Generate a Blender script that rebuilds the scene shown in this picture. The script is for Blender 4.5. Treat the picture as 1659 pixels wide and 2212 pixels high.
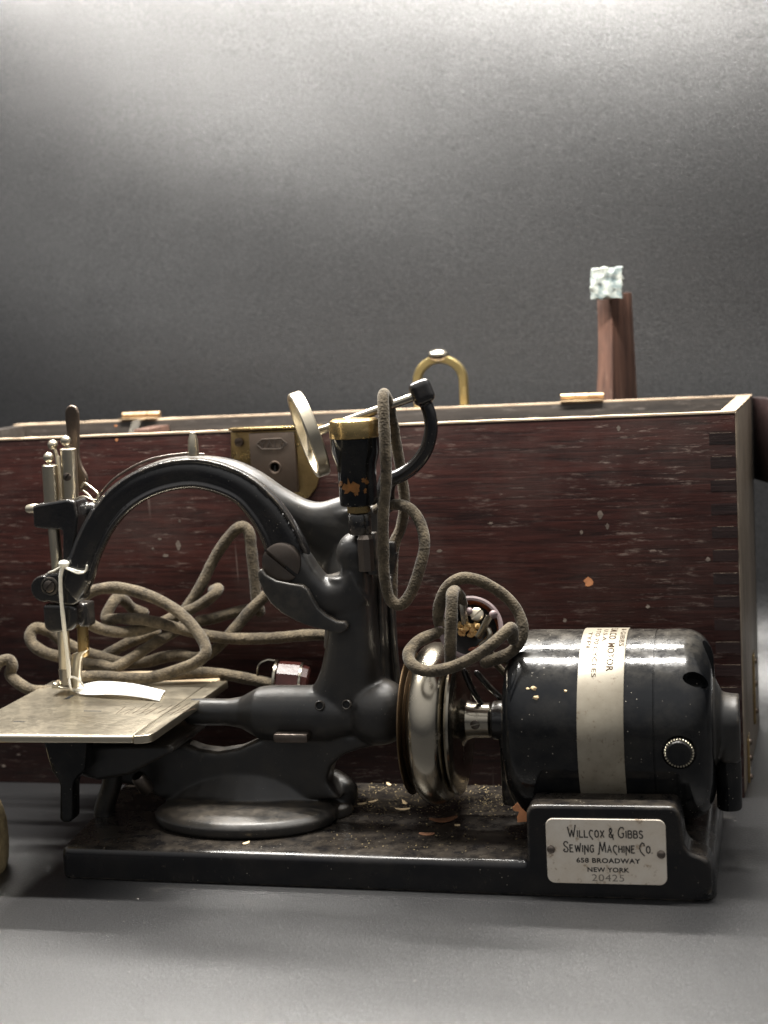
import bpy, bmesh, math, random
from mathutils import Vector, Matrix, Quaternion, noise
random.seed(7)
scene = bpy.context.scene
for o in list(bpy.data.objects): bpy.data.objects.remove(o)
C = scene.collection
U = 0.01                                   # everything below is written in centimetres

# ------------------------------------------------------------------ camera
F, W, H = 3300.0, 1659.0, 2212.0           # calibrated focal length in pixels of a 1659 x 2212 frame
th, pt, ro = math.radians(14), math.atan(406/3300.0), math.radians(3.1)
fh = Vector((-math.sin(th), math.cos(th), 0)); UP = Vector((0, 0, 1))
FWD = fh*math.cos(pt) - UP*math.sin(pt)
u0 = UP*math.cos(pt) + fh*math.sin(pt); r0 = FWD.cross(u0)
RIGHT = r0*math.cos(ro) - u0*math.sin(ro); CUP = u0*math.cos(ro) + r0*math.sin(ro)
CAM = Vector((35.2665, -69.9173, 27.6))
cd = bpy.data.cameras.new('camera'); cam = bpy.data.objects.new('camera', cd); C.objects.link(cam)
cd.sensor_width = 36; cd.sensor_fit = 'AUTO'; cd.lens = 36*F/H; cd.clip_start = 0.01; cd.clip_end = 50
cam.matrix_world = Matrix((( RIGHT.x, CUP.x, -FWD.x, CAM.x*U), (RIGHT.y, CUP.y, -FWD.y, CAM.y*U), (RIGHT.z, CUP.z, -FWD.z, CAM.z*U), (0, 0, 0, 1)))
scene.camera = cam
cd.dof.use_dof = True; cd.dof.focus_distance = 0.78; cd.dof.aperture_fstop = 9.0

# ------------------------------------------------------------------ light: a photo light box with two lamp strips in its top
wd = bpy.data.worlds.new('World'); scene.world = wd; wd.use_nodes = True
bg = wd.node_tree.nodes['Background']; bg.inputs[1].default_value = 1.0
_n = wd.node_tree.nodes; _l = wd.node_tree.links      # dim room round the light box: dark walls, paler ceiling
_tc = _n.new('ShaderNodeTexCoord'); _sx = _n.new('ShaderNodeSeparateXYZ'); _rp = _n.new('ShaderNodeValToRGB')
_rp.color_ramp.elements[0].position = 0.08; _rp.color_ramp.elements[0].color = (0.065, 0.066, 0.070, 1)
_rp.color_ramp.elements[1].position = 0.70; _rp.color_ramp.elements[1].color = (0.79, 0.78, 0.77, 1)
_l.new(_tc.outputs['Generated'], _sx.inputs[0]); _l.new(_sx.outputs['Z'], _rp.inputs[0]); _l.new(_rp.outputs[0], bg.inputs[0])
def strip(name, x, y, z, lx, ly, watts, tilt=0.0, col=(1.0, 0.965, 0.905)):
    l = bpy.data.lights.new(name, 'AREA'); l.shape = 'RECTANGLE'; l.size = lx*U; l.size_y = ly*U
    l.energy = watts; l.color = col
    o = bpy.data.objects.new(name, l); C.objects.link(o); o.location = (x*U, y*U, z*U); o.rotation_euler = (tilt, 0, 0)
    return o
strip('lamp_strip_rear', 0, 34.5, 62, 66, 2.2, 10.5)
strip('lamp_strip_middle', 8, 9, 69, 66, 2.2, 18.0)
vs = scene.view_settings; vs.view_transform = 'Standard'; vs.look = 'None'; vs.exposure = 0.0; vs.gamma = 1.0; vs.use_curve_mapping = False

# ------------------------------------------------------------------ helpers
def ray(x, y): return FWD + RIGHT*((x-W/2)/F) - CUP*((y-H/2)/F)
def P(x, y, Y):                            # point of the photograph on the upright plane y = Y (cm)
    d = ray(x, y); return CAM + d*((Y-CAM.y)/d.y)
def Z(x, y, z):                            # point of the photograph on the level plane z (cm)
    d = ray(x, y); return CAM + d*((z-CAM.z)/d.z)
def sc(Y): return (FWD.dot(Vector((15, Y, 12))-CAM))/F      # cm per pixel at depth Y

def rec(bm): bmesh.ops.recalc_face_normals(bm, faces=bm.faces)
def bevel(bm, w, seg=2, ang=35):
    es = [e for e in bm.edges if len(e.link_faces) == 2 and e.calc_face_angle(0) > math.radians(ang)]
    if es: bmesh.ops.bevel(bm, geom=es, offset=w, segments=seg, profile=0.5, affect='EDGES', clamp_overlap=True)
def merge(*bms):
    out = bmesh.new()
    for b in bms:
        me = bpy.data.meshes.new('t'); b.to_mesh(me); out.from_mesh(me); bpy.data.meshes.remove(me); b.free()
    return out
def box(x0, x1, y0, y1, z0, z1, bev=0.0, seg=2):
    bm = bmesh.new(); bmesh.ops.create_cube(bm, size=1)
    for v in bm.verts: v.co = Vector(((x0+x1)/2+v.co.x*(x1-x0), (y0+y1)/2+v.co.y*(y1-y0), (z0+z1)/2+v.co.z*(z1-z0)))
    if bev: bevel(bm, bev, seg)
    rec(bm); return bm
def obox(c, size, rot=Matrix.Identity(3), bev=0.0, seg=2):
    bm = box(-size[0]/2, size[0]/2, -size[1]/2, size[1]/2, -size[2]/2, size[2]/2, bev, seg)
    for v in bm.verts: v.co = rot @ v.co + Vector(c)
    return bm
def prism(poly, y0, y1, bev=0.0, seg=2):   # outline of (x, z) points pushed from y0 to y1
    bm = bmesh.new(); n = len(poly)
    a = [bm.verts.new((p[0], y0, p[1])) for p in poly]; b = [bm.verts.new((p[0], y1, p[1])) for p in poly]
    bm.faces.new(a); bm.faces.new(b[::-1])
    for i in range(n): bm.faces.new((a[i], b[i], b[(i+1) % n], a[(i+1) % n]))
    rec(bm)
    if bev: bevel(bm, bev, seg, 30)
    bmesh.ops.triangulate(bm, faces=[f for f in bm.faces if len(f.verts) > 4]); rec(bm); return bm
def slab(poly, z0, z1, bev=0.0, seg=2):    # outline of (x, y) points pushed from z0 to z1
    bm = bmesh.new(); n = len(poly)
    a = [bm.verts.new((p[0], p[1], z0)) for p in poly]; b = [bm.verts.new((p[0], p[1], z1)) for p in poly]
    bm.faces.new(a); bm.faces.new(b[::-1])
    for i in range(n): bm.faces.new((a[i], b[i], b[(i+1) % n], a[(i+1) % n]))
    rec(bm)
    if bev: bevel(bm, bev, seg, 30)
    bmesh.ops.triangulate(bm, faces=[f for f in bm.faces if len(f.verts) > 4]); rec(bm); return bm
def frame_of(d):
    d = Vector(d).normalized(); a = Vector((0, 0, 1)) if abs(d.z) < 0.9 else Vector((1, 0, 0))
    u = d.cross(a).normalized(); return u, d.cross(u).normalized(), d
def lathe(prof, o, d, seg=40, ry=1.0):     # profile of (height along d, radius)
    u, v, d = frame_of(d); o = Vector(o); bm = bmesh.new(); rings = []
    for h, r in prof:
        if r < 1e-4: rings.append([bm.verts.new(o+d*h)])
        else: rings.append([bm.verts.new(o+d*h+u*(r*math.cos(2*math.pi*k/seg))+v*(r*ry*math.sin(2*math.pi*k/seg))) for k in range(seg)])
    for A, B in zip(rings, rings[1:]):
        if len(A) == 1 and len(B) == 1: continue
        for k in range(seg):
            k2 = (k+1) % seg
            if len(A) == 1: bm.faces.new((A[0], B[k], B[k2]))
            elif len(B) == 1: bm.faces.new((A[k], B[0], A[k2]))
            else: bm.faces.new((A[k], B[k], B[k2], A[k2]))
    for R in (rings[0], rings[-1]):
        if len(R) > 1: bm.faces.new(R)
    rec(bm); return bm
def ball(c, r, seg=28, s=(1, 1, 1)):
    bm = bmesh.new(); bmesh.ops.create_uvsphere(bm, u_segments=seg, v_segments=seg//2, radius=r)
    for v in bm.verts: v.co = Vector((v.co.x*s[0], v.co.y*s[1], v.co.z*s[2])) + Vector(c)
    return bm
def cat(pts, n=8):                         # smooth curve through points
    pts = [Vector(p) for p in pts]; out = []
    q = [pts[0]*2-pts[1]] + pts + [pts[-1]*2-pts[-2]]
    for i in range(1, len(q)-2):
        a, b, c, d = q[i-1], q[i], q[i+1], q[i+2]
        for k in range(n):
            t = k/n
            out.append(0.5*((2*b)+(c-a)*t+(2*a-5*b+4*c-d)*t*t+(3*b-a-3*c+d)*t**3))
    out.append(pts[-1]); return out
def tube(pts, r, seg=14, n=8, smooth=True, round_ends=True, jit=0.0):
    path = cat(pts, n) if smooth else [Vector(p) for p in pts]
    m = len(path); rad = (lambda t: r) if not callable(r) else r
    bm = bmesh.new(); rings = []
    t0 = (path[1]-path[0]).normalized(); u, v, _ = frame_of(t0); prev = t0
    for i, p in enumerate(path):
        t = (path[min(i+1, m-1)]-path[max(i-1, 0)]).normalized()
        q = prev.rotation_difference(t); u = q @ u; prev = t; u = (u-t*u.dot(t)).normalized(); v = t.cross(u)
        R = rad(i/(m-1))*(1+jit*noise.noise(p*1.3))
        rings.append((p, t, u.copy(), v.copy(), R))
    full = []
    if round_ends:
        p, t, u, v, R = rings[0]
        for a in (80, 55, 28): full.append((p-t*R*math.sin(math.radians(a)), u, v, R*math.cos(math.radians(a))))
    for p, t, u, v, R in rings: full.append((p, u, v, R))
    if round_ends:
        p, t, u, v, R = rings[-1]
        for a in (28, 55, 80): full.append((p+t*R*math.sin(math.radians(a)), u, v, R*math.cos(math.radians(a))))
    vr = [[bm.verts.new(p+u*(R*math.cos(2*math.pi*k/seg))+v*(R*math.sin(2*math.pi*k/seg))) for k in range(seg)] for p, u, v, R in full]
    for A, B in zip(vr, vr[1:]):
        for k in range(seg): bm.faces.new((A[k], B[k], B[(k+1) % seg], A[(k+1) % seg]))
    bm.faces.new(vr[0]); bm.faces.new(vr[-1]); rec(bm); return bm
def loft(pairs, Y, t, seg=20, n=6, ex=3.0, t1=None, cap=True):
    # pairs of photograph points (outer edge, inner edge) on plane Y; the section is a rounded bar of depth t
    A = cat([P(*a, Y if not isinstance(Y, (list, tuple)) else Y[i]) for i, (a, b) in enumerate(pairs)], n)
    B = cat([P(*b, Y if not isinstance(Y, (list, tuple)) else Y[i]) for i, (a, b) in enumerate(pairs)], n)
    bm = bmesh.new(); rings = []; m = len(A)
    for i, (a, b) in enumerate(zip(A, B)):
        c = (a+b)/2; hw = (a-b)/2; tt = t if t1 is None else t+(t1-t)*i/(m-1)
        R = []
        for k in range(seg):
            w = 2*math.pi*k/seg; cx = math.copysign(abs(math.cos(w))**(2/ex), math.cos(w)); sy = math.copysign(abs(math.sin(w))**(2/ex), math.sin(w))
            R.append(bm.verts.new(c+hw*cx+Vector((0, tt/2, 0))*sy))
        rings.append(R)
    for p, q in zip(rings, rings[1:]):
        for k in range(seg): bm.faces.new((p[k], q[k], q[(k+1) % seg], p[(k+1) % seg]))
    bm.faces.new(rings[0]); bm.faces.new(rings[-1]); rec(bm); return bm
def screw(c, d, r, h, ang, slot=0.16):     # slotted screw head facing d
    u, v, d = frame_of(d); c = Vector(c)
    b1 = lathe([(0, 0), (0, r), (h*0.45, r), (h*0.45, 0)], c, d, 28)
    parts = [b1]; ca, sa = math.cos(ang), math.sin(ang); e1 = u*ca+v*sa; e2 = -u*sa+v*ca
    for s in (-1, 1):
        bm = bmesh.new(); a0 = math.asin(slot); pts = []
        for k in range(15):
            a = a0+(math.pi-2*a0)*k/14; pts.append((r*math.cos(a), s*r*math.sin(a)))
        lo = [bm.verts.new(c+d*(h*0.44)+e1*x+e2*y) for x, y in pts]; hi = [bm.verts.new(c+d*(h*0.88)+e1*x+e2*y) for x, y in pts]
        tp = [bm.verts.new(c+d*h+e1*(x*0.86)+e2*(s*r*slot+(y-s*r*slot)*0.86)) for x, y in pts]
        bm.faces.new(lo); bm.faces.new(tp)
        for A, B in ((lo, hi), (hi, tp)):
            for k in range(15): bm.faces.new((A[k], B[k], B[(k+1) % 15], A[(k+1) % 15]))
        rec(bm); parts.append(bm)
    return merge(*parts)

def mesh_of(name, bm, off=Vector((0, 0, 0)), ang=38, flat=False):
    bm.normal_update()
    for f in bm.faces: f.smooth = not flat
    for e in bm.edges: e.smooth = not (len(e.link_faces) == 2 and e.calc_face_angle(0) > math.radians(ang))
    for v in bm.verts: v.co = (v.co-off)*U
    me = bpy.data.meshes.new(name); bm.to_mesh(me); bm.free(); return me
ROOT = {}
def thing(name, label, cat_, loc, group=None):
    o = bpy.data.objects.new(name, None); C.objects.link(o); o.location = Vector(loc)*U; o.empty_display_size = 0.01
    o['label'] = label; o['category'] = cat_
    if group: o['group'] = group
    ROOT[o.name] = Vector(loc); return o
def obj(name, bm, m, parent=None, ang=38, flat=False, label=None, loc=None):
    off = Vector((0, 0, 0)); p = parent
    while p is not None:
        if p.name in ROOT: off = ROOT[p.name]
        p = p.parent
    if parent is None and loc is not None: off = Vector(loc)
    me = mesh_of(name, bm, off, ang, flat); o = bpy.data.objects.new(name, me); C.objects.link(o)
    if parent is not None: o.parent = parent
    elif loc is not None: o.location = off*U; ROOT[o.name] = off
    o.data.materials.append(m)
    if label: o['label'] = label
    return o
def tag(o, label, cat_, group=None):
    o['label'] = label; o['category'] = cat_
    if group: o['group'] = group
    return o
def bake(bm, mods):                        # run modifiers on a temporary object and hand back a bmesh
    me = bpy.data.meshes.new('tmp'); bm.to_mesh(me); bm.free()
    o = bpy.data.objects.new('tmp', me); C.objects.link(o)
    for ty, kw in mods:
        md = o.modifiers.new('m', ty)
        for k, v in kw.items(): setattr(md, k, v)
    dg = bpy.context.evaluated_depsgraph_get(); e = o.evaluated_get(dg)
    m2 = bpy.data.meshes.new_from_object(e); out = bmesh.new(); out.from_mesh(m2)
    bpy.data.objects.remove(o); bpy.data.meshes.remove(m2); bpy.data.meshes.remove(me); return out
def cast(bms, voxel=0.08, it=6, fac=0.5):  # melt closed solids into one casting with filleted joints
    return bake(merge(*bms), [('REMESH', dict(mode='VOXEL', voxel_size=voxel)), ('SMOOTH', dict(iterations=it, factor=fac))])
def carve(bm, cutters):
    objs = []
    for c in cutters:
        me = bpy.data.meshes.new('cut'); c.to_mesh(me); c.free(); o = bpy.data.objects.new('cut', me); C.objects.link(o); objs.append(o)
    out = bake(bm, [('BOOLEAN', dict(operation='DIFFERENCE', solver='EXACT', object=o)) for o in objs])
    for o in objs: bpy.data.objects.remove(o)
    return out
def text_bm(s, size, bold=0.0, spacing=1.0):
    cu = bpy.data.curves.new('txt', 'FONT'); cu.body = s; cu.size = size; cu.space_character = spacing; cu.offset = bold; cu.fill_mode = 'FRONT' if False else 'BOTH'
    o = bpy.data.objects.new('txt', cu); C.objects.link(o)
    dg = bpy.context.evaluated_depsgraph_get(); m = bpy.data.meshes.new_from_object(o.evaluated_get(dg))
    bm = bmesh.new(); bm.from_mesh(m); bpy.data.objects.remove(o); bpy.data.meshes.remove(m); bpy.data.curves.remove(cu)
    bmesh.ops.triangulate(bm, faces=bm.faces)
    return bm

# ------------------------------------------------------------------ materials
def nodes(name):
    m = bpy.data.materials.new(name); m.use_nodes = True; nt = m.node_tree; return m, nt, nt.nodes['Principled BSDF']
class G:
    def __init__(s, nt, sx=(1, 1, 1)):
        s.nt = nt; tc = nt.nodes.new('ShaderNodeTexCoord'); mp = nt.nodes.new('ShaderNodeMapping'); mp.inputs['Scale'].default_value = sx
        nt.links.new(tc.outputs['Object'], mp.inputs[0]); s.co = mp.outputs[0]; s.tc = tc
    def mapped(s, sx, rot=(0, 0, 0)):
        mp = s.nt.nodes.new('ShaderNodeMapping'); mp.inputs['Scale'].default_value = sx; mp.inputs['Rotation'].default_value = rot
        s.nt.links.new(s.tc.outputs['Object'], mp.inputs[0]); return mp.outputs[0]
    def noise(s, scale, detail=4, rough=0.55, co=None, dist=0.0):
        n = s.nt.nodes.new('ShaderNodeTexNoise'); n.inputs['Scale'].default_value = scale; n.inputs['Detail'].default_value = detail
        n.inputs['Roughness'].default_value = rough; n.inputs['Distortion'].default_value = dist
        s.nt.links.new(co or s.co, n.inputs['Vector']); return n.outputs['Fac']
    def vor(s, scale, co=None, feat='F1'):
        n = s.nt.nodes.new('ShaderNodeTexVoronoi'); n.feature = feat; n.inputs['Scale'].default_value = scale
        s.nt.links.new(co or s.co, n.inputs['Vector']); return n.outputs['Distance']
    def ramp(s, fac, *stops):
        r = s.nt.nodes.new('ShaderNodeValToRGB'); el = r.color_ramp.elements
        while len(el) < len(stops): el.new(0.5)
        for e, (p, c) in zip(el, stops):
            e.position = p; e.color = (c, c, c, 1) if not isinstance(c, (tuple, list)) else (*c, 1)
        s.nt.links.new(fac, r.inputs[0]); return r.outputs[0]
    def mix(s, fac, a, b, mode='MIX'):
        n = s.nt.nodes.new('ShaderNodeMix'); n.data_type = 'RGBA'; n.blend_type = mode
        for i, v in ((0, fac), (6, a), (7, b)):
            if isinstance(v, (int, float)): n.inputs[i].default_value = v if i == 0 else (v, v, v, 1)
            elif isinstance(v, (tuple, list)): n.inputs[i].default_value = (*v, 1)
            else: s.nt.links.new(v, n.inputs[i])
        return n.outputs[2]
    def math(s, op, a, b=0.0):
        n = s.nt.nodes.new('ShaderNodeMath'); n.operation = op
        for i, v in ((0, a), (1, b)):
            if isinstance(v, (int, float)): n.inputs[i].default_value = v
            else: s.nt.links.new(v, n.inputs[i])
        return n.outputs[0]
    def upness(s, lo, hi):
        g = s.nt.nodes.new('ShaderNodeNewGeometry'); sp = s.nt.nodes.new('ShaderNodeSeparateXYZ'); s.nt.links.new(g.outputs['Normal'], sp.inputs[0])
        return s.ramp(sp.outputs['Z'], (lo, 0.0), (hi, 1.0))
    def bump(s, fac, strength, dist, prev=None):
        b = s.nt.nodes.new('ShaderNodeBump'); b.inputs['Strength'].default_value = strength; b.inputs['Distance'].default_value = dist
        s.nt.links.new(fac, b.inputs['Height'])
        if prev: s.nt.links.new(prev, b.inputs['Normal'])
        return b.outputs[0]
    def put(s, bs, **kw):
        for k, v in kw.items():
            i = bs.inputs[k.replace('_', ' ')]
            if isinstance(v, (int, float)): i.default_value = v
            elif isinstance(v, (tuple, list)): i.default_value = (*v, 1) if len(v) == 3 else v
            else: s.nt.links.new(v, i)

def lacquer(name, base=(0.011, 0.011, 0.012), r0=0.16, r1=0.42, dust=0.35, dustcol=(0.16, 0.125, 0.085), specks=0.5, spec=0.5, wear=0.55):
    m, nt, b = nodes(name); g = G(nt)
    worn = g.ramp(g.noise(45, 5), (0.38, 0.0), (0.72, 1.0)); fine = g.noise(420, 3)
    up = g.upness(0.55, 0.98)
    d = g.math('MULTIPLY', g.math('MULTIPLY', up, g.ramp(g.noise(110, 6, 0.7), (0.36, 0.05), (0.66, 1.0))), dust)
    film = g.math('MULTIPLY', g.ramp(g.noise(60, 6, 0.65), (0.42, 0.0), (0.8, 1.0)), dust*0.30)
    d = g.math('MAXIMUM', d, film)
    sp = g.math('MULTIPLY', g.ramp(g.vor(380), (0.05, 1.0), (0.12, 0.0)), g.ramp(g.noise(70, 2), (0.52, 0.0), (0.62, 1.0)))
    sp = g.math('MULTIPLY', sp, specks)
    col = g.mix(d, base, dustcol); col = g.mix(sp, col, (0.42, 0.38, 0.31))
    ge = nt.nodes.new('ShaderNodeNewGeometry'); edge_ = g.math('MULTIPLY', g.ramp(ge.outputs['Pointiness'], (0.515, 0.0), (0.56, 1.0)), g.ramp(g.noise(150, 5, 0.7), (0.42, 0.0), (0.62, 1.0)))
    scuffs = g.math('MULTIPLY', g.ramp(g.noise(500, 2, 0.6, g.mapped((1, 0.12, 0.5), (0.4, 0.7, 0.2))), (0.66, 0.0), (0.72, 1.0)), 0.35)
    edge_ = g.math('MULTIPLY', g.math('MAXIMUM', edge_, g.math('MULTIPLY', scuffs, g.ramp(g.noise(40, 2), (0.5, 0.0), (0.6, 1.0)))), wear)
    col = g.mix(edge_, col, (0.17, 0.14, 0.105))
    rough = g.mix(worn, r0, r1); rough = g.mix(g.math('MAXIMUM', d, sp), rough, 0.85)
    g.put(b, Base_Color=col, Roughness=rough, Normal=g.bump(fine, 0.10, 0.0004, g.bump(g.noise(130, 3), 0.10, 0.001)), Specular_IOR_Level=spec)
    return m
def metal(name, base, tarn, r0=0.14, r1=0.45, amt=0.6, spot=(0.06, 0.04, 0.025), spots=0.5, scale=60, m_=1.0):
    m, nt, b = nodes(name); g = G(nt)
    t = g.ramp(g.noise(scale, 6, 0.65), (0.35, 0.0), (0.7, 1.0))
    s1 = g.math('MULTIPLY', g.ramp(g.noise(scale*4, 4, 0.7), (0.60, 0.0), (0.70, 1.0)), spots)
    col = g.mix(g.math('MULTIPLY', t, amt), base, tarn); col = g.mix(s1, col, spot)
    rough = g.mix(t, r0, r1); rough = g.mix(s1, rough, 0.75)
    g.put(b, Base_Color=col, Roughness=rough, Metallic=g.mix(s1, m_, 0.2*m_), Normal=g.bump(g.noise(300, 4), 0.08, 0.0004))
    return m
def plain(name, col, rough=0.6, metal_=0.0, bumps=0.15, scale=300, var=0.35, spec=0.5):
    m, nt, b = nodes(name); g = G(nt); n = g.noise(scale*0.4, 5, 0.65)
    c = g.mix(g.ramp(n, (0.3, 0.0), (0.7, 1.0)), tuple(x*(1-var) for x in col), tuple(min(1, x*(1+var)) for x in col))
    g.put(b, Base_Color=c, Roughness=rough, Metallic=metal_, Normal=g.bump(g.noise(scale, 4), bumps, 0.0006), Specular_IOR_Level=spec)
    return m
def wood(name, dark, light, axis=0, scuff=0.5, r=0.42, pale=(0.48, 0.42, 0.38), gs=1.0, spec=0.4):
    m, nt, b = nodes(name); g = G(nt)
    s = [1.0, 1.0, 1.0]; s[axis] = 0.055; co = g.mapped(tuple(s))
    grain = g.noise(260*gs, 6, 0.7, co, 0.6); big = g.noise(30, 4, 0.5, co)
    col = g.mix(g.ramp(g.math('ADD', g.math('MULTIPLY', grain, 0.7), g.math('MULTIPLY', big, 0.3)), (0.36, 0.0), (0.66, 1.0)), dark, light)
    s2 = [1.0, 1.0, 1.0]; s2[axis] = 0.35; co2 = g.mapped(tuple(s2))
    reg = g.ramp(g.noise(9, 3), (0.36, 0.12), (0.66, 1.0))
    s3 = [1.0, 1.0, 1.0]; s3[axis] = 0.14; co3 = g.mapped(tuple(s3)); fl = g.ramp(g.noise(420, 4, 0.8, co3), (0.57, 0.0), (0.71, 0.95))
    fl = g.math('MULTIPLY', g.math('MULTIPLY', fl, reg), scuff)
    chips = g.math('MULTIPLY', g.ramp(g.noise(85, 5, 0.7, g.mapped(tuple(s2), (0.3, 0.2, 0.1))), (0.70, 0.0), (0.725, 1.0)), scuff*0.9)
    # long slanting scratches
    sr = g.mapped((1.0, 1.0, 0.05), (0, math.radians(-32), 0)); scr = g.ramp(g.noise(300, 2, 0.5, sr), (0.69, 0.0), (0.73, 1.0))
    scr = g.math('MULTIPLY', g.math('MULTIPLY', scr, g.ramp(g.noise(14, 2), (0.5, 0.0), (0.62, 1.0))), scuff*0.35)
    f = g.math('MAXIMUM', g.math('MAXIMUM', fl, chips), scr)
    haze = g.math('MULTIPLY', g.ramp(g.noise(16, 5, 0.7), (0.45, 0.0), (0.75, 1.0)), 0.26*scuff)
    col = g.mix(haze, col, tuple(0.12*x/0.36+0.02 for x in pale)); col = g.mix(f, col, pale)
    g.put(b, Base_Color=col, Roughness=g.mix(f, g.mix(g.noise(40, 4), r*0.8, r*1.35), 0.8), Normal=g.bump(grain, 0.35, 0.0006), Specular_IOR_Level=spec)
    return m
M = {}
M['lacquer'] = lacquer('black_japan', dust=0.3, r0=0.12, r1=0.28, spec=0.65, wear=0.35)
M['iron'] = lacquer('worn_black_casting', base=(0.016, 0.0155, 0.015), r0=0.30, r1=0.50, dust=0.34, specks=0.45, spec=0.6, wear=0.4)
M['gloss'] = lacquer('motor_black_enamel', wear=0.0, base=(0.004, 0.0045, 0.0055), r0=0.08, r1=0.2, spec=0.4, dust=0.2, specks=0.9, dustcol=(0.30, 0.27, 0.22))
M['dusty'] = lacquer('dusty_base_enamel', base=(0.006, 0.006, 0.007), spec=0.4, r0=0.13, r1=0.32, dust=0.24, specks=0.8, dustcol=(0.15, 0.12, 0.085))
M['nickel'] = metal('aged_nickel', (0.46, 0.42, 0.345), (0.28, 0.245, 0.185), 0.16, 0.30, 0.6, spots=0.18, scale=24)
M['plate'] = metal('worn_nickel_plate', (0.64, 0.58, 0.46), (0.52, 0.45, 0.335), 0.29, 0.36, 0.5, spots=0.12, scale=170)
M['brass'] = metal('old_brass', (0.50, 0.37, 0.17), (0.26, 0.165, 0.075), 0.2, 0.45, 0.8, spots=0.5)
M['handle'] = metal('yellow_brass', (0.66, 0.53, 0.24), (0.46, 0.33, 0.13), 0.3, 0.45, 0.6, spots=0.2)
M['silver'] = metal('nameplate_silver', (0.80, 0.74, 0.65), (0.58, 0.49, 0.38), 0.36, 0.5, 0.8, spot=(0.20, 0.12, 0.05), spots=0.65, scale=48, m_=0.35)
M['band'] = metal('worn_motor_band', (0.29, 0.26, 0.205), (0.18, 0.155, 0.115), 0.34, 0.5, 0.9, spot=(0.10, 0.065, 0.035), spots=0.8, scale=70, m_=0.25)
M['steel'] = metal('brown_steel', (0.17, 0.135, 0.11), (0.09, 0.06, 0.045), 0.38, 0.55, 0.6, spots=0.4)
M['screw'] = metal('dark_screw_steel', (0.19, 0.165, 0.145), (0.09, 0.065, 0.05), 0.28, 0.5, 0.7, spots=0.4)
M['rust'] = metal('rusty_flange', (0.17, 0.115, 0.065), (0.05, 0.032, 0.02), 0.35, 0.6, 0.9, spots=0.7, scale=90)
M['palebrass'] = metal('pale_brass', (0.42, 0.32, 0.19), (0.28, 0.18, 0.12), 0.4, 0.55, 0.9, spots=0.5, scale=120)
M['hole'] = plain('hole_black', (0.003, 0.003, 0.003), 0.8)
M['wood'] = wood('mahogany_case', (0.0072, 0.0027, 0.0025), (0.044, 0.0130, 0.0100), 0, 0.8, pale=(0.21, 0.165, 0.14), gs=1.6, spec=0.22)
M['woodside'] = wood('scuffed_end_panel', (0.035, 0.026, 0.020), (0.34, 0.27, 0.20), 2, 1.0, pale=(0.66, 0.56, 0.45), gs=1.6)
M['woodin'] = wood('inner_wood', (0.012, 0.010, 0.009), (0.045, 0.036, 0.029), 0, 0.3)
M['chip'] = wood('bare_chip', (0.06, 0.045, 0.038), (0.22, 0.18, 0.15), 0, 0.4)
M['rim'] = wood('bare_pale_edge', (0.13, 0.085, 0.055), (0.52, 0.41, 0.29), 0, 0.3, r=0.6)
M['post'] = wood('brown_post', (0.035, 0.018, 0.0135), (0.12, 0.062, 0.044), 2, 0.6, pale=(0.42, 0.30, 0.22))
M['finger'] = wood('joint_end_grain', (0.007, 0.004, 0.0042), (0.022, 0.010, 0.0095), 0, 0.4, gs=2.0, spec=0.3, pale=(0.2, 0.17, 0.15))
M['board'] = wood('pale_board', (0.42, 0.31, 0.19), (0.66, 0.53, 0.36), 0, 0.1, r=0.55)
def cordmat():
    m, nt, b = nodes('cloth_cord'); g = G(nt)
    n = g.noise(110, 6, 0.75); f = g.noise(700, 3, 0.7)
    col = g.mix(g.ramp(n, (0.33, 0.0), (0.68, 1.0)), (0.020, 0.016, 0.011), (0.17, 0.135, 0.088))
    col = g.mix(g.math('MULTIPLY', g.ramp(f, (0.35, 0.0), (0.65, 1.0)), 0.55), col, (0.035, 0.028, 0.02))
    w = g.vor(900)
    g.put(b, Base_Color=col, Roughness=0.9, Normal=g.bump(w, 0.5, 0.0006, g.bump(n, 0.3, 0.001)), Specular_IOR_Level=0.2, Sheen_Weight=0.12, Sheen_Roughness=0.5)
    return m
M['cord'] = cordmat()
M['bakelite'] = plain('brown_bakelite', (0.035, 0.011, 0.009), 0.2, var=0.3, bumps=0.05)
M['mauve'] = plain('faded_bakelite_rim', (0.20, 0.15, 0.15), 0.5)
M['orange'] = plain('orange_brown_shell', (0.22, 0.065, 0.03), 0.45)
M['cork'] = plain('yellow_packing', (0.70, 0.47, 0.20), 0.9, bumps=0.6, scale=200)
M['paper'] = plain('white_card', (0.74, 0.72, 0.68), 0.7, var=0.03, bumps=0.05)
M['string'] = plain('white_string', (0.80, 0.77, 0.68), 0.85, var=0.08, bumps=0.4, scale=800)
M['ink'] = plain('black_ink', (0.012, 0.010, 0.010), 0.5)
M['stamp'] = plain('stamped_grey', (0.20, 0.175, 0.145), 0.5)
M['brownink'] = plain('faded_brown_ink', (0.035, 0.02, 0.01), 0.8, spec=0.1)
M['gold'] = plain('gold_decal', (0.20, 0.085, 0.022), 0.35, var=0.5, scale=500)
M['felt'] = None
def feltmat():
    m, nt, b = nodes('green_white_felt'); g = G(nt)
    n = g.noise(170, 5, 0.7); col = g.mix(g.ramp(n, (0.36, 0.0), (0.62, 1.0)), (0.10, 0.15, 0.16), (0.46, 0.48, 0.43))
    dk = g.ramp(g.noise(260, 4, 0.7), (0.62, 0.0), (0.70, 1.0)); col = g.mix(g.math('MULTIPLY', dk, 0.7), col, (0.10, 0.14, 0.14))
    g.put(b, Base_Color=col, Roughness=0.95, Normal=g.bump(g.noise(500, 5, 0.8), 0.8, 0.002), Sheen_Weight=0.3)
    return m
M['felt'] = feltmat()
M['flake'] = plain('pale_shaving', (0.62, 0.47, 0.27), 0.7)
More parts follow.
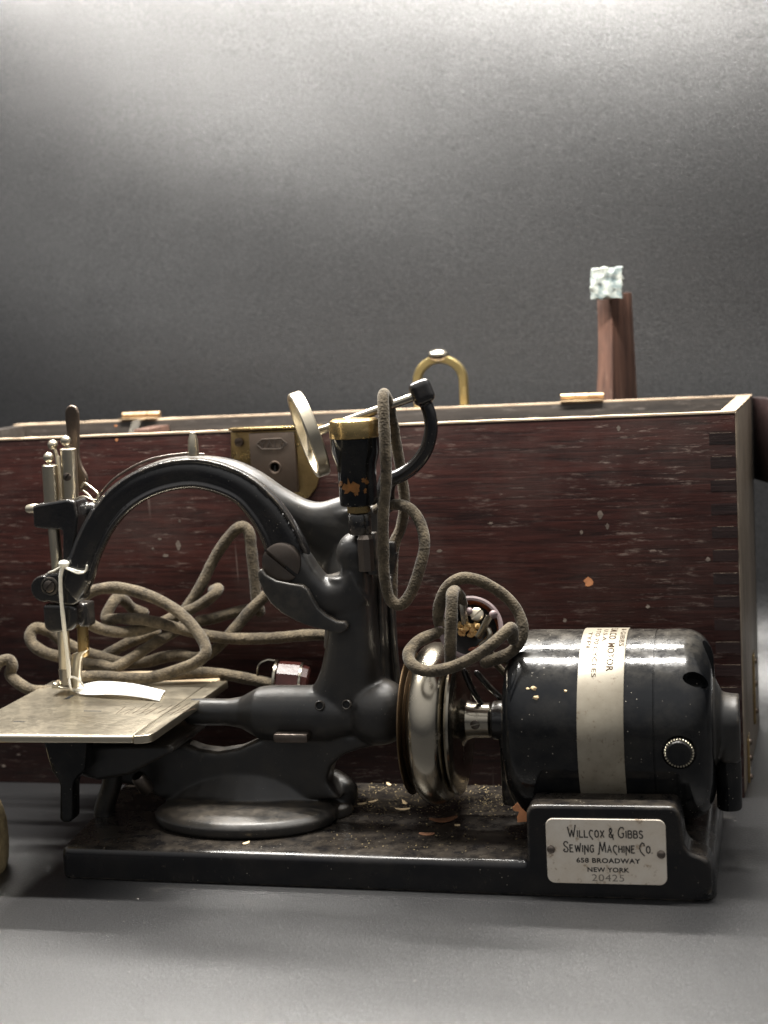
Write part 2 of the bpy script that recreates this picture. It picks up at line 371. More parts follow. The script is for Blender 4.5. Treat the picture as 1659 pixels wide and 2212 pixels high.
M['scrap'] = plain('orange_scrap', (0.48, 0.20, 0.085), 0.6)
M['leaf'] = plain('brown_leaf_flake', (0.22, 0.10, 0.05), 0.7)
M['tan'] = plain('tan_weave', (0.30, 0.23, 0.12), 0.9, bumps=1.0, scale=300, var=0.5)
def sheetmat():
    m, nt, b = nodes('black_vinyl_sheet'); g = G(nt)
    f = g.noise(900, 4, 0.75); f2 = g.noise(350, 3, 0.6)
    col = g.mix(g.ramp(f, (0.3, 0.0), (0.7, 1.0)), (0.001, 0.001, 0.0014), (0.018, 0.018, 0.019))
    d = g.math('MULTIPLY', g.ramp(g.noise(26, 6, 0.75), (0.60, 0.0), (0.74, 1.0)), 0.10)
    sx_ = nt.nodes.new('ShaderNodeSeparateXYZ'); nt.links.new(g.tc.outputs['Object'], sx_.inputs[0]); d = g.math('MULTIPLY', d, g.ramp(sx_.outputs['Z'], (0.005, 1.0), (0.03, 0.0)))
    col = g.mix(d, col, (0.22, 0.20, 0.17))
    sp = g.math('MULTIPLY', g.ramp(g.vor(90), (0.035, 1.0), (0.06, 0.0)), g.ramp(g.noise(25, 2), (0.56, 0.0), (0.6, 1.0)))
    sp = g.math('MULTIPLY', sp, g.ramp(sx_.outputs['Z'], (0.005, 1.0), (0.03, 0.08)))
    col = g.mix(g.math('MULTIPLY', sp, 0.6), col, (0.5, 0.47, 0.42))
    co = g.mapped((0.07, 1, 1), (0, 0, math.radians(28))); scr = g.math('MULTIPLY', g.ramp(g.noise(150, 2, 0.5, co), (0.72, 0.0), (0.75, 1.0)), 0.05)
    scr = g.math('MULTIPLY', scr, g.ramp(sx_.outputs['Z'], (0.005, 1.0), (0.03, 0.0)))
    col = g.mix(scr, col, (0.3, 0.3, 0.3))
    g.put(b, Base_Color=col, Roughness=g.mix(g.noise(9, 3), 0.31, 0.36), Normal=g.bump(f, 0.35, 0.0011, g.bump(f2, 0.12, 0.001)), IOR=1.95, Specular_IOR_Level=g.ramp(g.noise(850, 3, 0.8), (0.30, 0.24), (0.70, 0.72)))
    return m
M['sheet'] = sheetmat()

# ------------------------------------------------------------------ setting: the black sheet, swept up behind
def sweep():
    prof = [(-110, 0), (-60, 0), (-30, 0), (0, 0), (20, 0), (33, 0)]
    R = 8.0
    for k in range(1, 13):
        a = math.pi/2*k/12; prof.append((33+R*math.sin(a), R-R*math.cos(a)))
    z = 14.0
    while z <= 92: prof.append((41, z)); z += 3
    bm = bmesh.new(); rows = []
    xs = [-95+6*i for i in range(38)]
    for y, zz in prof:
        rows.append([bm.verts.new((x, y+(0.9*noise.noise(Vector((x*0.022, zz*0.06+x*0.022, 3.1)))*min(1, max(0, (zz-12)/12)) if zz > 12 else 0), zz)) for x in xs])
    for A, B in zip(rows, rows[1:]):
        for i in range(len(xs)-1): bm.faces.new((A[i], A[i+1], B[i+1], B[i]))
    return bm
bd = obj('backdrop', sweep(), M['sheet'], ang=60); bd['kind'] = 'structure'

# ------------------------------------------------------------------ wooden case
def case():
    X0, X1, Y0, Y1, HT, T = -16.8, 33.95, 15.7, 31.2, 21.75, 0.85
    t = thing('wooden_case', 'open dark mahogany carrying case with finger joints standing behind the sewing machine', 'case', (10, 23, 0))
    fp = obj('front_panel', box(X0, X1, Y0, Y0+T, 0.0, HT, 0.04), M['wood'], t)
    for k in range(17):                      # ends of the finger joints that show on the front face
        z0 = 0.55+1.30*k
        if z0+0.64 < HT: obj('joint_finger', box(X1-1.42+0.05*random.random(), X1-0.012, Y0-0.005-0.004*random.random(), Y0+0.3, z0, z0+0.62), M['finger'], fp)
        if z0+0.64 < HT and k % 5 != 2: obj('joint_gap', box(X1-1.40+0.35*random.random(), X1-0.03-0.25*random.random(), Y0-0.006, Y0+0.1, z0+0.622, z0+0.640), M['woodside'], fp)
    XB = X1+0.85
    def skew(bm):
        for v in bm.verts: v.co.x += max(0, (v.co.y-Y0))*0.055
        return bm
    obj('back_panel', box(X0, XB, Y1-T, Y1, 0.0, HT, 0.04), M['woodin'], t)
    obj('end_panel', skew(box(X1-T, X1+0.012, Y0+T+0.01, Y1-T-0.01, 0.0, HT, 0.05)), M['woodside'], t, label='scuffed end panel with worn pale edges')
    obj('end_panel', box(X0, X0+T, Y0+T+0.01, Y1-T-0.01, 0.0, HT, 0.05), M['woodin'], t)
    obj('bottom_board', box(X0+T, X1-T, Y0+T, Y1-T, 0.1, 0.9), M['woodin'], t)
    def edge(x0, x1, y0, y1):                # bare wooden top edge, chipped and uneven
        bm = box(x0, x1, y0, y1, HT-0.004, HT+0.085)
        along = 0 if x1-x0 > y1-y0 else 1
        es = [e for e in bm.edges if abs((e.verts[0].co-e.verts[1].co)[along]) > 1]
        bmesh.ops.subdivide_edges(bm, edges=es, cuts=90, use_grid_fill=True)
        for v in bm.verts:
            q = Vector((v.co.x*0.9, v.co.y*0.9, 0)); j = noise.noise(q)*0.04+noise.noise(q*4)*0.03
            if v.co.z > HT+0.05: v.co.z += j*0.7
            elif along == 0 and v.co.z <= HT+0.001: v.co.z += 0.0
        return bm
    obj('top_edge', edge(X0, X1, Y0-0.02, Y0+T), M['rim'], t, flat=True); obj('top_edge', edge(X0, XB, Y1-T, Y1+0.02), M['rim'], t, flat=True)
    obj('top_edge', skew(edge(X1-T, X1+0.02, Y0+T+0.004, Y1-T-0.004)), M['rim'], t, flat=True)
    # pale worn corner strip up the front right edge of the end panel
    obj('worn_corner', box(X1+0.003, X1+0.06, Y0+0.02, Y0+0.86, 0.3, HT, 0.01, 1), M['woodside'], t)
    # inner divider and bracket near the left end
    a = P(300, 930, 27.5); bdiv = P(331, 905, 27.5)
    obj('divider', box(a.x, bdiv.x, 26.5, 30.3, HT-6, HT-0.35, 0.04), M['post'], t)
    a = P(279, 930, 26.4); q = [P(277, 936, 26.2), P(298, 936, 26.2), P(303, 908, 29.5), P(318, 905, 30.2), P(300, 905, 30.2), P(286, 910, 29.0)]
    bm = bmesh.new(); vv = [bm.verts.new((p.x, p.y, p.z)) for p in q]; f = bm.faces.new(vv)
    ex = bmesh.ops.extrude_face_region(bm, geom=[f]); [setattr(v, 'co', v.co+Vector((0, 0.08, -0.08))) for v in ex['geom'] if isinstance(v, bmesh.types.BMVert)]
    rec(bm); obj('bracket', bm, M['nickel'], t)
    # hinges on the rear edge
    for (xa, ya, xb, yb) in ((266, 897, 346, 894), (1212, 857, 1304, 854)):
        A = P(xa, ya, 31.0); B = P(xb, yb, 31.0); dd = (B-A).normalized(); LL = (B-A).length; h = merge(*[lathe([(LL*f0, 0), (LL*f0, .19), (LL*f1, .19), (LL*f1, 0)], A, dd, 18) for f0, f1 in ((0, .32), (.335, .66), (.675, 1.0))])
        ho = obj('hinge', h, M['palebrass'], t); L = (B-A).length
        obj('hinge_leaf', box(A.x, B.x, 30.1, 31.1, HT+0.13, HT+0.2, 0.01, 1), M['palebrass'], ho)
    # bail handle standing up behind the rear edge
    cx = P(951, 823, 32.0); s = sc(32.0)
    outl = []
    rr = 50*s; zc = cx.z
    for k in range(25):
        a = math.pi*k/24; outl.append(Vector((cx.x-rr*math.cos(a)*1.0, 32.0, zc+rr*math.sin(a)*0.93)))
    path = [Vector((outl[0].x, 32.0, HT-1.2)), Vector((outl[0].x, 32.0, HT+0.6))]+outl+[Vector((outl[-1].x, 32.0, HT+0.6)), Vector((outl[-1].x, 32.0, HT-1.2))]
    bm = bmesh.new(); rings = []
    for i, p in enumerate(path):
        tg = (path[min(i+1, len(path)-1)]-path[max(i-1, 0)]).normalized(); nrm = Vector((tg.z, 0, -tg.x))
        w = 8.5*s; d = 0.30
        rings.append([bm.verts.new(p+nrm*(w*c)+Vector((0, d*e, 0))) for c, e in ((-1, -.7), (-.8, -1), (.8, -1), (1, -.7), (1, 1), (-1, 1))])
    for A, B in zip(rings, rings[1:]):
        for k in range(6): bm.faces.new((A[k], B[k], B[(k+1) % 6], A[(k+1) % 6]))
    bm.faces.new(rings[0]); bm.faces.new(rings[-1]); rec(bm)
    hd = obj('handle', bm, M['handle'], t)
    for sx_ in (-1, 1): obj('handle_mount', box(cx.x+sx_*rr-0.45, cx.x+sx_*rr+0.45, Y1-0.02, 32.4, HT-2.2, HT-0.9, 0.05), M['handle'], hd)
    
    top = Vector((cx.x, 32.0, zc+rr*0.93)); obj('handle_knob', ball(top+Vector((-0.05, 0, 0.22)), 0.75, 24, (1.0, 0.7, 0.62)), M['nickel'], hd)
    # felt-tipped wooden prop behind the rear edge
    a = P(1294, 870, 33.4); b = P(1333, 870, 33.4); zt = P(1310, 634, 33.4).z; w = b.x-a.x
    rot = Matrix.Rotation(math.radians(-27), 3, 'Z'); bm = bmesh.new(); rows = []
    for k in range(15):
        f = k/14; zz = 6+(zt-6)*f; fl = 0.22*max(0.0, (0.93-f)/0.2)**2 if f > 0.6 else 0.6; dd = 2.6+0.8*(1-f)
        rows.append([bm.verts.new(Vector(((a.x+b.x)/2, 33.2, zz))+rot @ Vector((x*w/2*(0.94+fl*0.5)-fl*0.25, y, 0))) for x, y in ((-1, 0-fl), (1, 0-fl), (1, dd), (-1, dd))])
    for A, B in zip(rows, rows[1:]):
        for k in range(4): bm.faces.new((A[k], B[k], B[(k+1) % 4], A[(k+1) % 4]))
    bm.faces.new(rows[0]); bm.faces.new(rows[-1]); rec(bm); bevel(bm, 0.05, 2, 50)
    obj('prop_block', box((a.x+b.x)/2-1.2, (a.x+b.x)/2+1.2, Y1-0.02, 33.6, 4.5, 8.5, 0.05), M['post'], t)
    po = obj('prop_post', bm, M['post'], t, label='brown wooden prop post with worn face')
    c1 = P(1310, 612, 32.6); bm = bmesh.new(); bmesh.ops.create_cube(bm, size=1); bmesh.ops.subdivide_edges(bm, edges=bm.edges, cuts=14, use_grid_fill=True)
    for v in bm.verts:
        p = Vector((v.co.x*2.0, v.co.y*0.75, v.co.z*1.95)); L = max(abs(v.co.x), abs(v.co.z))
        p += Vector(v.co).normalized()*(noise.noise(p*2.2)*0.18+noise.noise(p*7)*0.10); p.x += p.z*0.05
        v.co = Vector(c1)+p
    obj('felt_pad', bm, M['felt'], po, label='white and green felt pad on top of the prop')
    # board hanging off the rear right corner
    c0 = P(1622, 850, 31.6); c2 = P(1664, 872, 28.2)
    dx = Vector((c2.x-c0.x, c2.y-c0.y, 0)); L = dx.length*1.5; ex_ = dx.normalized(); ey = Vector((-ex_.y, ex_.x, 0))
    rot = Matrix((ex_, ey, UP)).transposed()
    fl = obj('side_flap', obox(Vector((XB+0.25, Y1+0.5, HT-2.75))+ex_*(L/2), (L, 0.8, 5.3), rot, 0.06), M['finger'], t)
    obj('flap_hinge', lathe([(0, 0), (0, .22), (3.6, .22), (3.75, .12), (3.75, 0)], (XB+0.33, Y1-0.15, HT-5.3), (0, 0, 1), 16), M['brass'], fl)
    # latch plates on the end panel
    for (py0, py1, px, Y) in ((1410, 1557, 1636, 26.0), (1590, 1694, 1618, 19.5)):
        A = P(px, py0, Y); B = P(px, py1, Y)
        XL = X1+(Y-Y0)*0.055
        lp = obj('latch_plate', box(XL-0.05, XL+0.10, Y-0.9, Y+0.9, B.z, A.z, 0.03), M['brass'], t)
        for f in (0.15, 0.55, 0.88): obj('rivet', ball((XL+0.12, Y, B.z+(A.z-B.z)*f), 0.2, 14, (0.8, 1, 1)), M['steel'], lp)
    # bare chips knocked into the front
    for px, py, w, h, mt in ((1272, 1257, 13, 12, 'scrap'), (1336, 925, 6, 9, 'chip'), (1312, 1137, 6, 10, 'chip'), (1256, 1150, 5, 8, 'chip'), (1530, 1208, 8, 7, 'chip'), (1296, 1112, 9, 14, 'chip'), (385, 1178, 9, 17, 'chip'), (358, 1200, 11, 6, 'chip'), (330, 1185, 5, 4, 'chip'), (345, 1164, 8, 4, 'chip'), (388, 1125, 5, 6, 'chip'), (1060, 1130, 8, 4, 'chip'), (950, 1190, 10, 5, 'chip'), (1400, 1310, 7, 6, 'chip'), (1220, 1340, 6, 7, 'chip'), (40, 1630, 9, 4, 'chip'), (8, 1655, 8, 5, 'chip'), (250, 920, 5, 4, 'scrap'), (252, 950, 5, 4, 'scrap')):
        c = P(px, py, Y0); sz = 0.0273*(0.62 if mt != 'scrap' else 0.75); bm = bmesh.new(); n = 11; ph = random.random()*9
        vv = [bm.verts.new((c.x+w*sz*math.cos(2*math.pi*k/n)*(1+0.55*noise.noise(Vector((k*0.9, ph, 0)))), Y0-0.006, c.z+h*sz*math.sin(2*math.pi*k/n)*(1+0.55*noise.noise(Vector((k*0.9, ph, 5)))))) for k in range(n)]
        f = bm.faces.new(vv); e_ = bmesh.ops.extrude_face_region(bm, geom=[f]); [setattr(v, 'co', v.co+Vector((0, 0.03, 0))) for v in e_['geom'] if isinstance(v, bmesh.types.BMVert)]
        bmesh.ops.triangulate(bm, faces=bm.faces); rec(bm); obj('chip_mark', bm, M[mt], fp, flat=True)
    # lock
    Yl = Y0-0.02; q = lambda x, y: (P(x, y, Yl).x, P(x, y, Yl).z)
    lk = obj('lock', prism([q(*p) for p in ((500, 934), (500, 985), (508, 1005), (520, 1010), (530, 1030), (560, 1082), (640, 1085), (668, 1074), (685, 1052), (694, 1015), (694, 926))], Yl-0.13, Y0+0.2, 0.03), M['brass'], t)
    a = q(543, 938); b = q(641, 1062)
    bx = obj('lock_body', box(a[0], q(641, 938)[0], Yl-0.50, Yl-0.12, b[1], q(560, 934)[1], 0.03), M['steel'], lk)
    a = q(500, 936); b = q(694, 926); obj('face_plate', box(a[0], b[0], Yl-0.53, Y0+T*0.5, HT+0.10, HT+0.22, 0.015, 1), M['brass'], lk)
    c = P(517, 955, Yl-0.13); obj('screw', screw(c, (0, -1, 0), 0.27, 0.16, math.radians(10)), M['steel'], lk)
    c = P(668, 955, Yl-0.13); obj('screw', screw(c, (0, -1, 0), 0.27, 0.16, math.radians(60)), M['steel'], lk)
    c = P(594, 1010, Yl-0.50); ky = obj('keyhole', lathe([(0, 0.26), (0.05, 0.28), (0.07, 0.36), (0.05, 0.40), (-0.02, 0.40), (-0.02, 0.26)], c, (0, -1, 0), 28), M['steel'], lk)
    obj('key_slot', box(c.x-0.05, c.x+0.05, c.y-0.02, c.y+0.05, c.z-0.22, c.z+0.14, 0.02, 1), M['hole'], lk)
    tx = text_bm('YALE', 0.52, 0.0, 1.05); xs = [v.co.x for v in tx.verts]; o0 = P(560, 967, Yl-0.50); wd_ = P(615, 967, Yl-0.5).x-o0.x; k = wd_/(max(xs)-min(xs))
    for v in tx.verts: v.co = Vector((o0.x+(v.co.x-min(xs))*k, o0.y-0.012, o0.z+v.co.y*1.0))
    ex = bmesh.ops.extrude_face_region(tx, geom=tx.faces[:]); [setattr(v, 'co', v.co+Vector((0, -0.03, 0))) for v in ex['geom'] if isinstance(v, bmesh.types.BMVert)]
    rec(tx); obj('lettering', tx, M['screw'], lk)
    hexp = [P(*p, Yl-0.51) for p in ((554, 960), (566, 970), (607, 969), (619, 957), (608, 947), (565, 949), (554, 960))]
    obj('lettering_border', tube(hexp, 0.035, 8, 1, False), M['screw'], lk)
case()

# ------------------------------------------------------------------ sewing machine
YM, ZM = 6.0, 6.95
sm = thing('sewing_machine', 'antique black electric sewing machine with nickel handwheel, motor and nameplate on a black base', 'sewing machine', (15, 6, 0))
def base():
    def plan(pts, r):
        out = []; n = len(pts)
        for i, p in enumerate(pts):
            p = Vector(p); a_ = (Vector(pts[i-1])-p).normalized(); c_ = (Vector(pts[(i+1) % n])-p).normalized()
            for k in range(7):
                t = k/6; out.append(tuple((p+a_*r[i])*(1-t)**2+p*2*t*(1-t)+(p+c_*r[i])*t*t))
        return out
    def lid(pts, r, z0, z1, e):              # plan outline with its upper edge rolled over by e
        o = plan(pts, r); bm = bmesh.new(); cx = sum(p[0] for p in o)/len(o); cy = sum(p[1] for p in o)/len(o); rings = []
        for k in range(-1, 8):
            a = math.pi/2*max(k, 0)/7; ins = e*(1-math.cos(a)); zz = z0 if k < 0 else z1-e+e*math.sin(a); R = []
            for i, p in enumerate(o):
                q0, q1 = Vector(o[i-1]), Vector(o[(i+1) % len(o)]); t = (q1-q0).normalized(); nn = Vector((-t.y, t.x))
                if nn.dot(Vector((cx, cy))-Vector(p)) < 0: nn = -nn
                w = Vector(p)+nn*ins; R.append(bm.verts.new((w.x, w.y, zz)))
            rings.append(R)
        for A, B in zip(rings, rings[1:]):
            for k in range(len(o)): bm.faces.new((A[k], B[k], B[(k+1) % len(o)], A[(k+1) % len(o)]))
        bm.faces.new(rings[0]); bm.faces.new(rings[-1]); rec(bm); return bm
    body = lid([(-0.42, 0), (32.75, 0), (32.9, 12.2), (-1.7, 12.2)], (0.5, 1.0, 0.8, 0.6), 0.0, 1.66, 0.42)
    front = prism([(23.75, 0.05), (23.95, 1.9), (24.0, 4.2), (24.25, 4.5), (30.95, 4.58), (31.22, 4.3), (31.40, 2.75), (31.6, 2.35), (32.1, 2.2), (32.5, 2.0), (32.6, 1.6), (32.6, 0.3)], 0.0, 2.15, 0.16, 3)
    rear = prism([(24.0, 0.1), (24.2, 4.0), (31.0, 4.0), (31.4, 2.0), (32.5, 1.6), (32.5, 0.1)], 10.0, 12.1)
    mid = prism([(24.2, 0.3), (24.2, 2.0), (31.3, 2.0), (32.3, 1.8), (32.4, 0.3)], 1.5, 11.0)
    return cast([body, front, rear, mid], 0.09, 5, 0.5)
obj('base', base(), M['dusty'], sm, ang=80)

# nameplate on the front of the pedestal
def nameplate():
    y0 = -0.02
    x0, x1, z0, z1 = 24.93, 30.56, 0.74, 3.92; r = 0.36; pts = []
    for cx, cz, a0 in ((x1-r, z0+r, -90), (x1-r, z1-r, 0), (x0+r, z1-r, 90), (x0+r, z0+r, 180)):
        for k in range(7):
            a = math.radians(a0+15*k); pts.append((cx+r*math.cos(a), cz+r*math.sin(a)))
    sh = lambda x, z: (x, z+(x-27.7)*0.012)
    pl = obj('nameplate', prism([sh(*p) for p in pts], y0-0.08, y0+0.12, 0.02, 1), M['silver'], sm, label='silver maker plate on the motor pedestal')
    for x, z in ((x0+0.22, 2.4), (x1-0.24, 2.25)):
        obj('rivet', ball((*[sh(x, z)[0]], y0-0.10, sh(x, z)[1]), 0.2, 20, (1, 0.6, 1)), M['screw'], pl)
    L = {'W': [[(0, 1.45), (.33, 0)], [(.33, 0), (.58, 1.05)], [(.58, 1.05), (.80, 0)], [(.80, 0), (1.12, 1.75)]], 'I': [[(0, 0), (0, 1)]],
         'L': [[(0, 1), (0, 0), (.42, 0), (.42, .1)]], 'c': [[(.52, .82), (.42, .98), (.22, 1), (.06, .82), (0, .55), (.1, .2), (.36, -.12), (.5, -.34)]],
         'o': [[(.26, 0), (.06, .15), (0, .5), (.06, .85), (.26, 1), (.46, .85), (.52, .5), (.46, .15), (.26, 0)]], 'x': [[(0, 0), (.5, 1)], [(0, 1), (.5, 0)]],
         '&': [[(.62, -.3), (.55, .05), (.16, .75), (.08, 1.05), (.26, 1.3), (.44, 1.05), (.36, .8), (.06, .4), (.06, .12), (.26, 0), (.5, .14), (.62, .5)], [(.08, 1.3), (.44, 1.3)]],
         'G': [[(.82, 1.18), (.66, 1.45), (.36, 1.45), (.1, 1.1), (0, .65), (.1, .22), (.36, 0), (.6, .05), (.74, .22), (.74, .62)], [(.5, .62), (.84, .62)]],
         'b': [[(0, 0), (0, 1), (.34, 1), (.46, .86), (.46, .68), (.34, .55), (0, .55)], [(.34, .55), (.5, .42), (.5, .14), (.36, 0), (0, 0)]],
         's': [[(.46, .86), (.34, 1), (.12, 1), (.02, .82), (.08, .62), (.4, .42), (.48, .22), (.36, 0), (.12, 0), (0, .16)]],
         'S': [[(.66, 1.2), (.5, 1.45), (.22, 1.45), (.06, 1.2), (.14, .9), (.56, .58), (.66, .28), (.48, 0), (.2, 0), (.02, .16), (.08, .36), (.24, .3)]],
         'e': [[(.44, 1), (0, 1), (0, 0), (.46, 0)], [(0, .55), (.36, .55)]], 'w': [[(0, 1), (.2, 0)], [(.2, 0), (.4, .95)], [(.4, .95), (.6, 0)], [(.6, 0), (.8, 1.3)]],
         'n': [[(0, -.3), (0, 1), (.08, 1), (.42, 0), (.42, 1.0)]], 'N': [[(0, -.35), (0, 1)], [(0, 1), (.5, 0)], [(.5, 0), (.5, 1.05)]], 'g': [[(.5, .84), (.4, 1), (.16, .98), (0, .6), (.04, .2), (.24, 0), (.46, .1), (.46, .5), (.3, .5)]],
         'M': [[(-.12, -.3), (.06, -.2), (.24, 1.5)], [(.24, 1.5), (.56, .15)], [(.56, .15), (.9, 1.5)], [(.9, 1.5), (1.02, 0)]], 'a': [[(0, 0), (.26, 1), (.52, 0)], [(.1, .36), (.42, .36)]],
         'h': [[(0, 0), (0, 1)], [(.46, 0), (.46, 1)], [(0, .52), (.46, .52)]], 'C': [[(.66, 1.0), (.6, 1.35), (.34, 1.45), (.1, 1.12), (0, .7), (.1, .25), (.36, -.08), (.66, -.4)]],
         '.': [[(0, 0), (0, .1)]]}
    def ribbon(bm, pts, w, y):
        n = len(pts); lft = []; rgt = []
        for i, p in enumerate(pts):
            p = Vector(p); d1 = (p-Vector(pts[i-1])).normalized() if i else None; d2 = (Vector(pts[i+1])-p).normalized() if i < n-1 else None
            d = ((d1 or d2)+(d2 or d1)); d = d.normalized() if d.length > 1e-5 else (d1 or d2)
            k = 1.0/max(0.5, abs(d.dot(d1 or d2))); nn = Vector((-d.y, d.x))*w*k
            lft.append(p+nn); rgt.append(p-nn)
        lo = [[bm.verts.new((*[q.x], y, q.y)) for q in S] for S in (lft, rgt)]; hi = [[bm.verts.new((q.x, y-0.012, q.y)) for q in S] for S in (lft, rgt)]
        for i in range(n-1):
            bm.faces.new((hi[0][i], hi[1][i], hi[1][i+1], hi[0][i+1])); bm.faces.new((lo[0][i], lo[0][i+1], hi[0][i+1], hi[0][i])); bm.faces.new((lo[1][i], hi[1][i], hi[1][i+1], lo[1][i+1]))
    def line(seq, xa, xb, zb, hgt, w):
        adv = 0; lay = []
        for ch in seq:
            if ch == ' ': adv += 0.42; continue
            wd_ = max(p[0] for s_ in L[ch] for p in s_); lay.append((ch, adv)); adv += max(wd_, 0.02)+0.27
        adv -= 0.27; k = (xb-xa)/adv; bm = bmesh.new(); c = 0
        for ch, a in lay:
            for s_ in L[ch]:
                c += 1; ribbon(bm, [sh(xa+(a+p[0])*k, zb+p[1]*hgt) for p in s_], w, y0-0.082-0.0012*c/4)
        rec(bm); return bm
    Wd, Ht = x1-x0, z1-z0; X = lambda f: x0+Wd*f; ZZ = lambda f: z1-Ht*f
    obj('lettering', line('WILLcox & GIbbs', X(.185), X(.81), ZZ(.28), Ht*.108, 0.026), M['ink'], pl)
    obj('lettering', line('SewINg MachINe Co.', X(.145), X(.885), ZZ(.51), Ht*.108, 0.026), M['ink'], pl)
    for s_, xa, xb, zb, hh, mt, bo in (('658 BROADWAY', .25, .785, .675, .078, 'ink', .03), ('NEW YORK', .34, .69, .815, .074, 'ink', .03), ('20425', .375, .645, .955, .105, 'stamp', 0.0)):
        tx = text_bm(s_, 1.0, bo, 1.08); xs = [v.co.x for v in tx.verts]; zs = [v.co.y for v in tx.verts]
        for v in tx.verts:
            u = (v.co.x-min(xs))/(max(xs)-min(xs)); w = (v.co.y-min(zs))/(max(zs)-min(zs)); q = sh(X(xa)+(X(xb)-X(xa))*u, ZZ(zb)+Ht*hh*w)
            v.co = Vector((q[0], y0-0.086, q[1]))
        obj('lettering', tx, M[mt], pl)
nameplate()

# motor
def motor():
    x0, x1, R = 22.55, 32.75, 4.72; pr = []
    for k in range(9):
        a = math.pi/2*k/8; pr.append((x0+1.15-1.15*math.cos(a), R-1.35+1.35*math.sin(a)))
    pr.append((30.0, R)); pr.append((30.02, R-0.035)); pr.append((30.06, R-0.035)); pr.append((30.08, R))
    for k in range(9):
        a = math.pi/2*k/8; pr.append((x1-1.35+1.35*math.sin(a), R-1.5+1.5*math.cos(a)))
    pr = [(x0, 0)]+pr+[(x1, 0)]
    bm = lathe([(h, r) for h, r in pr], (0, YM, ZM), (1, 0, 0), 96)
    def on(px, py, r=R):                     # point of the photograph on the barrel
        d = ray(px, py); o = CAM-Vector((0, YM, ZM)); a = d.y**2+d.z**2; b = 2*(o.y*d.y+o.z*d.z); c = o.y**2+o.z**2-r*r
        t = (-b-math.sqrt(max(0, b*b-4*a*c)))/(2*a); return CAM+d*t
    v1 = on(1503, 1464); n1 = Vector((0.25, v1.y-YM, v1.z-ZM)).normalized()
    u, w, _ = frame_of(n1); cutters = []
    e = ball((0, 0, 0), 1, 32); rot = Matrix((Vector((1, 0, 0)), n1.cross(Vector((1, 0, 0))).normalized(), n1)).transposed()
    for v in e.verts: v.co = rot @ Vector((v.co.x*0.72, v.co.y*0.42, v.co.z*1.1)) + v1+Vector((0.1, 0, 0))
    cutters.append(e)
    e = ball((0, 0, 0), 1, 32)
    for v in e.verts: v.co = Vector((v.co.x*0.9, v.co.y*1.0, v.co.z*1.7)) + Vector((x1+0.1, YM-0.6, ZM+3.0))
    cutters.append(e)
    v3 = on(1470, 1770); e = ball((0, 0, 0), 1, 32); n3 = Vector((0.1, v3.y-YM, v3.z-ZM)).normalized(); rot = Matrix((Vector((1, 0, 0)), n3.cross(Vector((1, 0, 0))).normalized(), n3)).transposed()
    for v in e.verts: v.co = rot @ Vector((v.co.x*0.6, v.co.y*0.30, v.co.z*1.0)) + v3
    cutters.append(e)
    v4 = on(1467, 1626); n4 = Vector((0, v4.y-YM, v4.z-ZM)).normalized()
    cutters.append(lathe([(-0.45, 0), (-0.45, 0.82), (0.5, 0.82), (0.5, 0)], v4, n4, 36))
    mh = obj('motor_housing', carve(bm, cutters), M['gloss'], sm, ang=50)
    # brush cap
    prof = [(-0.44, 0), (-0.44, 0.66), (0.10, 0.66), (0.10, 0.62), (0.22, 0.56), (0.26, 0.3), (0.26, 0)]
    bc = obj('brush_cap', lathe(prof, v4, n4, 30), M['gloss'], mh, ang=20)
    kn = []
    u, w, d = frame_of(n4)
    for k in range(30):
        a = 2*math.pi*k/30; rad = u*math.cos(a)+w*math.sin(a); tg = -u*math.sin(a)+w*math.cos(a)
        kn.append(obox(v4+n4*0.02+rad*0.655, (0.09, 0.08, 0.22), Matrix((rad, tg, n4)).transposed(), 0.02, 1))
    obj('knurled_ring', merge(*kn), M['plate'], mh)
    # name band round the barrel
    xa, xb = 26.42, 28.64
    band = lathe([(xa, R+0.005), (xa, R+0.05), (xa+0.03, R+0.065), (xb-0.03, R+0.065), (xb, R+0.05), (xb, R+0.005)], (0, YM, ZM), (1, 0, 0), 128)
    bo = obj('name_band', band, M['band'], sm, label='silver nickel band with faded print round the motor')
    def wrap(s_, xc, hgt, a_end, arc, bold=0.0):  # rows of print run down the band
        tx = text_bm(s_, 1.0, bold, 1.1); bmesh.ops.subdivide_edges(tx, edges=tx.edges[:], cuts=1)
        bmesh.ops.triangulate(tx, faces=tx.faces)
        xs = [v.co.x for v in tx.verts]; ys = [v.co.y for v in tx.verts]
        for v in tx.verts:
            u = (v.co.x-min(xs))/(max(xs)-min(xs)); w_ = (v.co.y-min(ys))/(max(ys)-min(ys)); a = math.radians(a_end+arc*(1-u)); r = R+0.078
            v.co = Vector((xc+(w_-0.5)*hgt, YM-r*math.cos(a), ZM+r*math.sin(a)))
        obj('lettering', tx, M['brownink'], bo)
    wrap('& GIBBS', 28.42, 0.24, 66, 26); wrap('S.M.CO. MOTOR', 27.94, 0.34, 46, 48, 0.01); wrap('U.S.A.', 27.55, 0.2, 70, 20)
    wrap('0 TO 70 CYCLES', 27.18, 0.22, 42, 50); wrap('TYPE', 26.8, 0.2, 62, 22)
    # bearings, coupling and oil cups at both ends
    c = P(1575, 1567, YM)
    boss = cast([lathe([(x1-1.3, 0), (x1-1.3, 2.6), (x1+0.05, 2.2), (x1+0.35, 1.5), (x1+0.8, 1.42), (x1+1.2, 1.40), (x1+1.2, 0)], (0, YM, ZM+0.1), (1, 0, 0), 40),
                 box(x1+0.25, x1+1.22, YM-1.35, YM+1.2, ZM-1.7, ZM+0.2, 0.2)], 0.09, 4)
    obj('motor_bearing', boss, M['iron'], sm, ang=70)
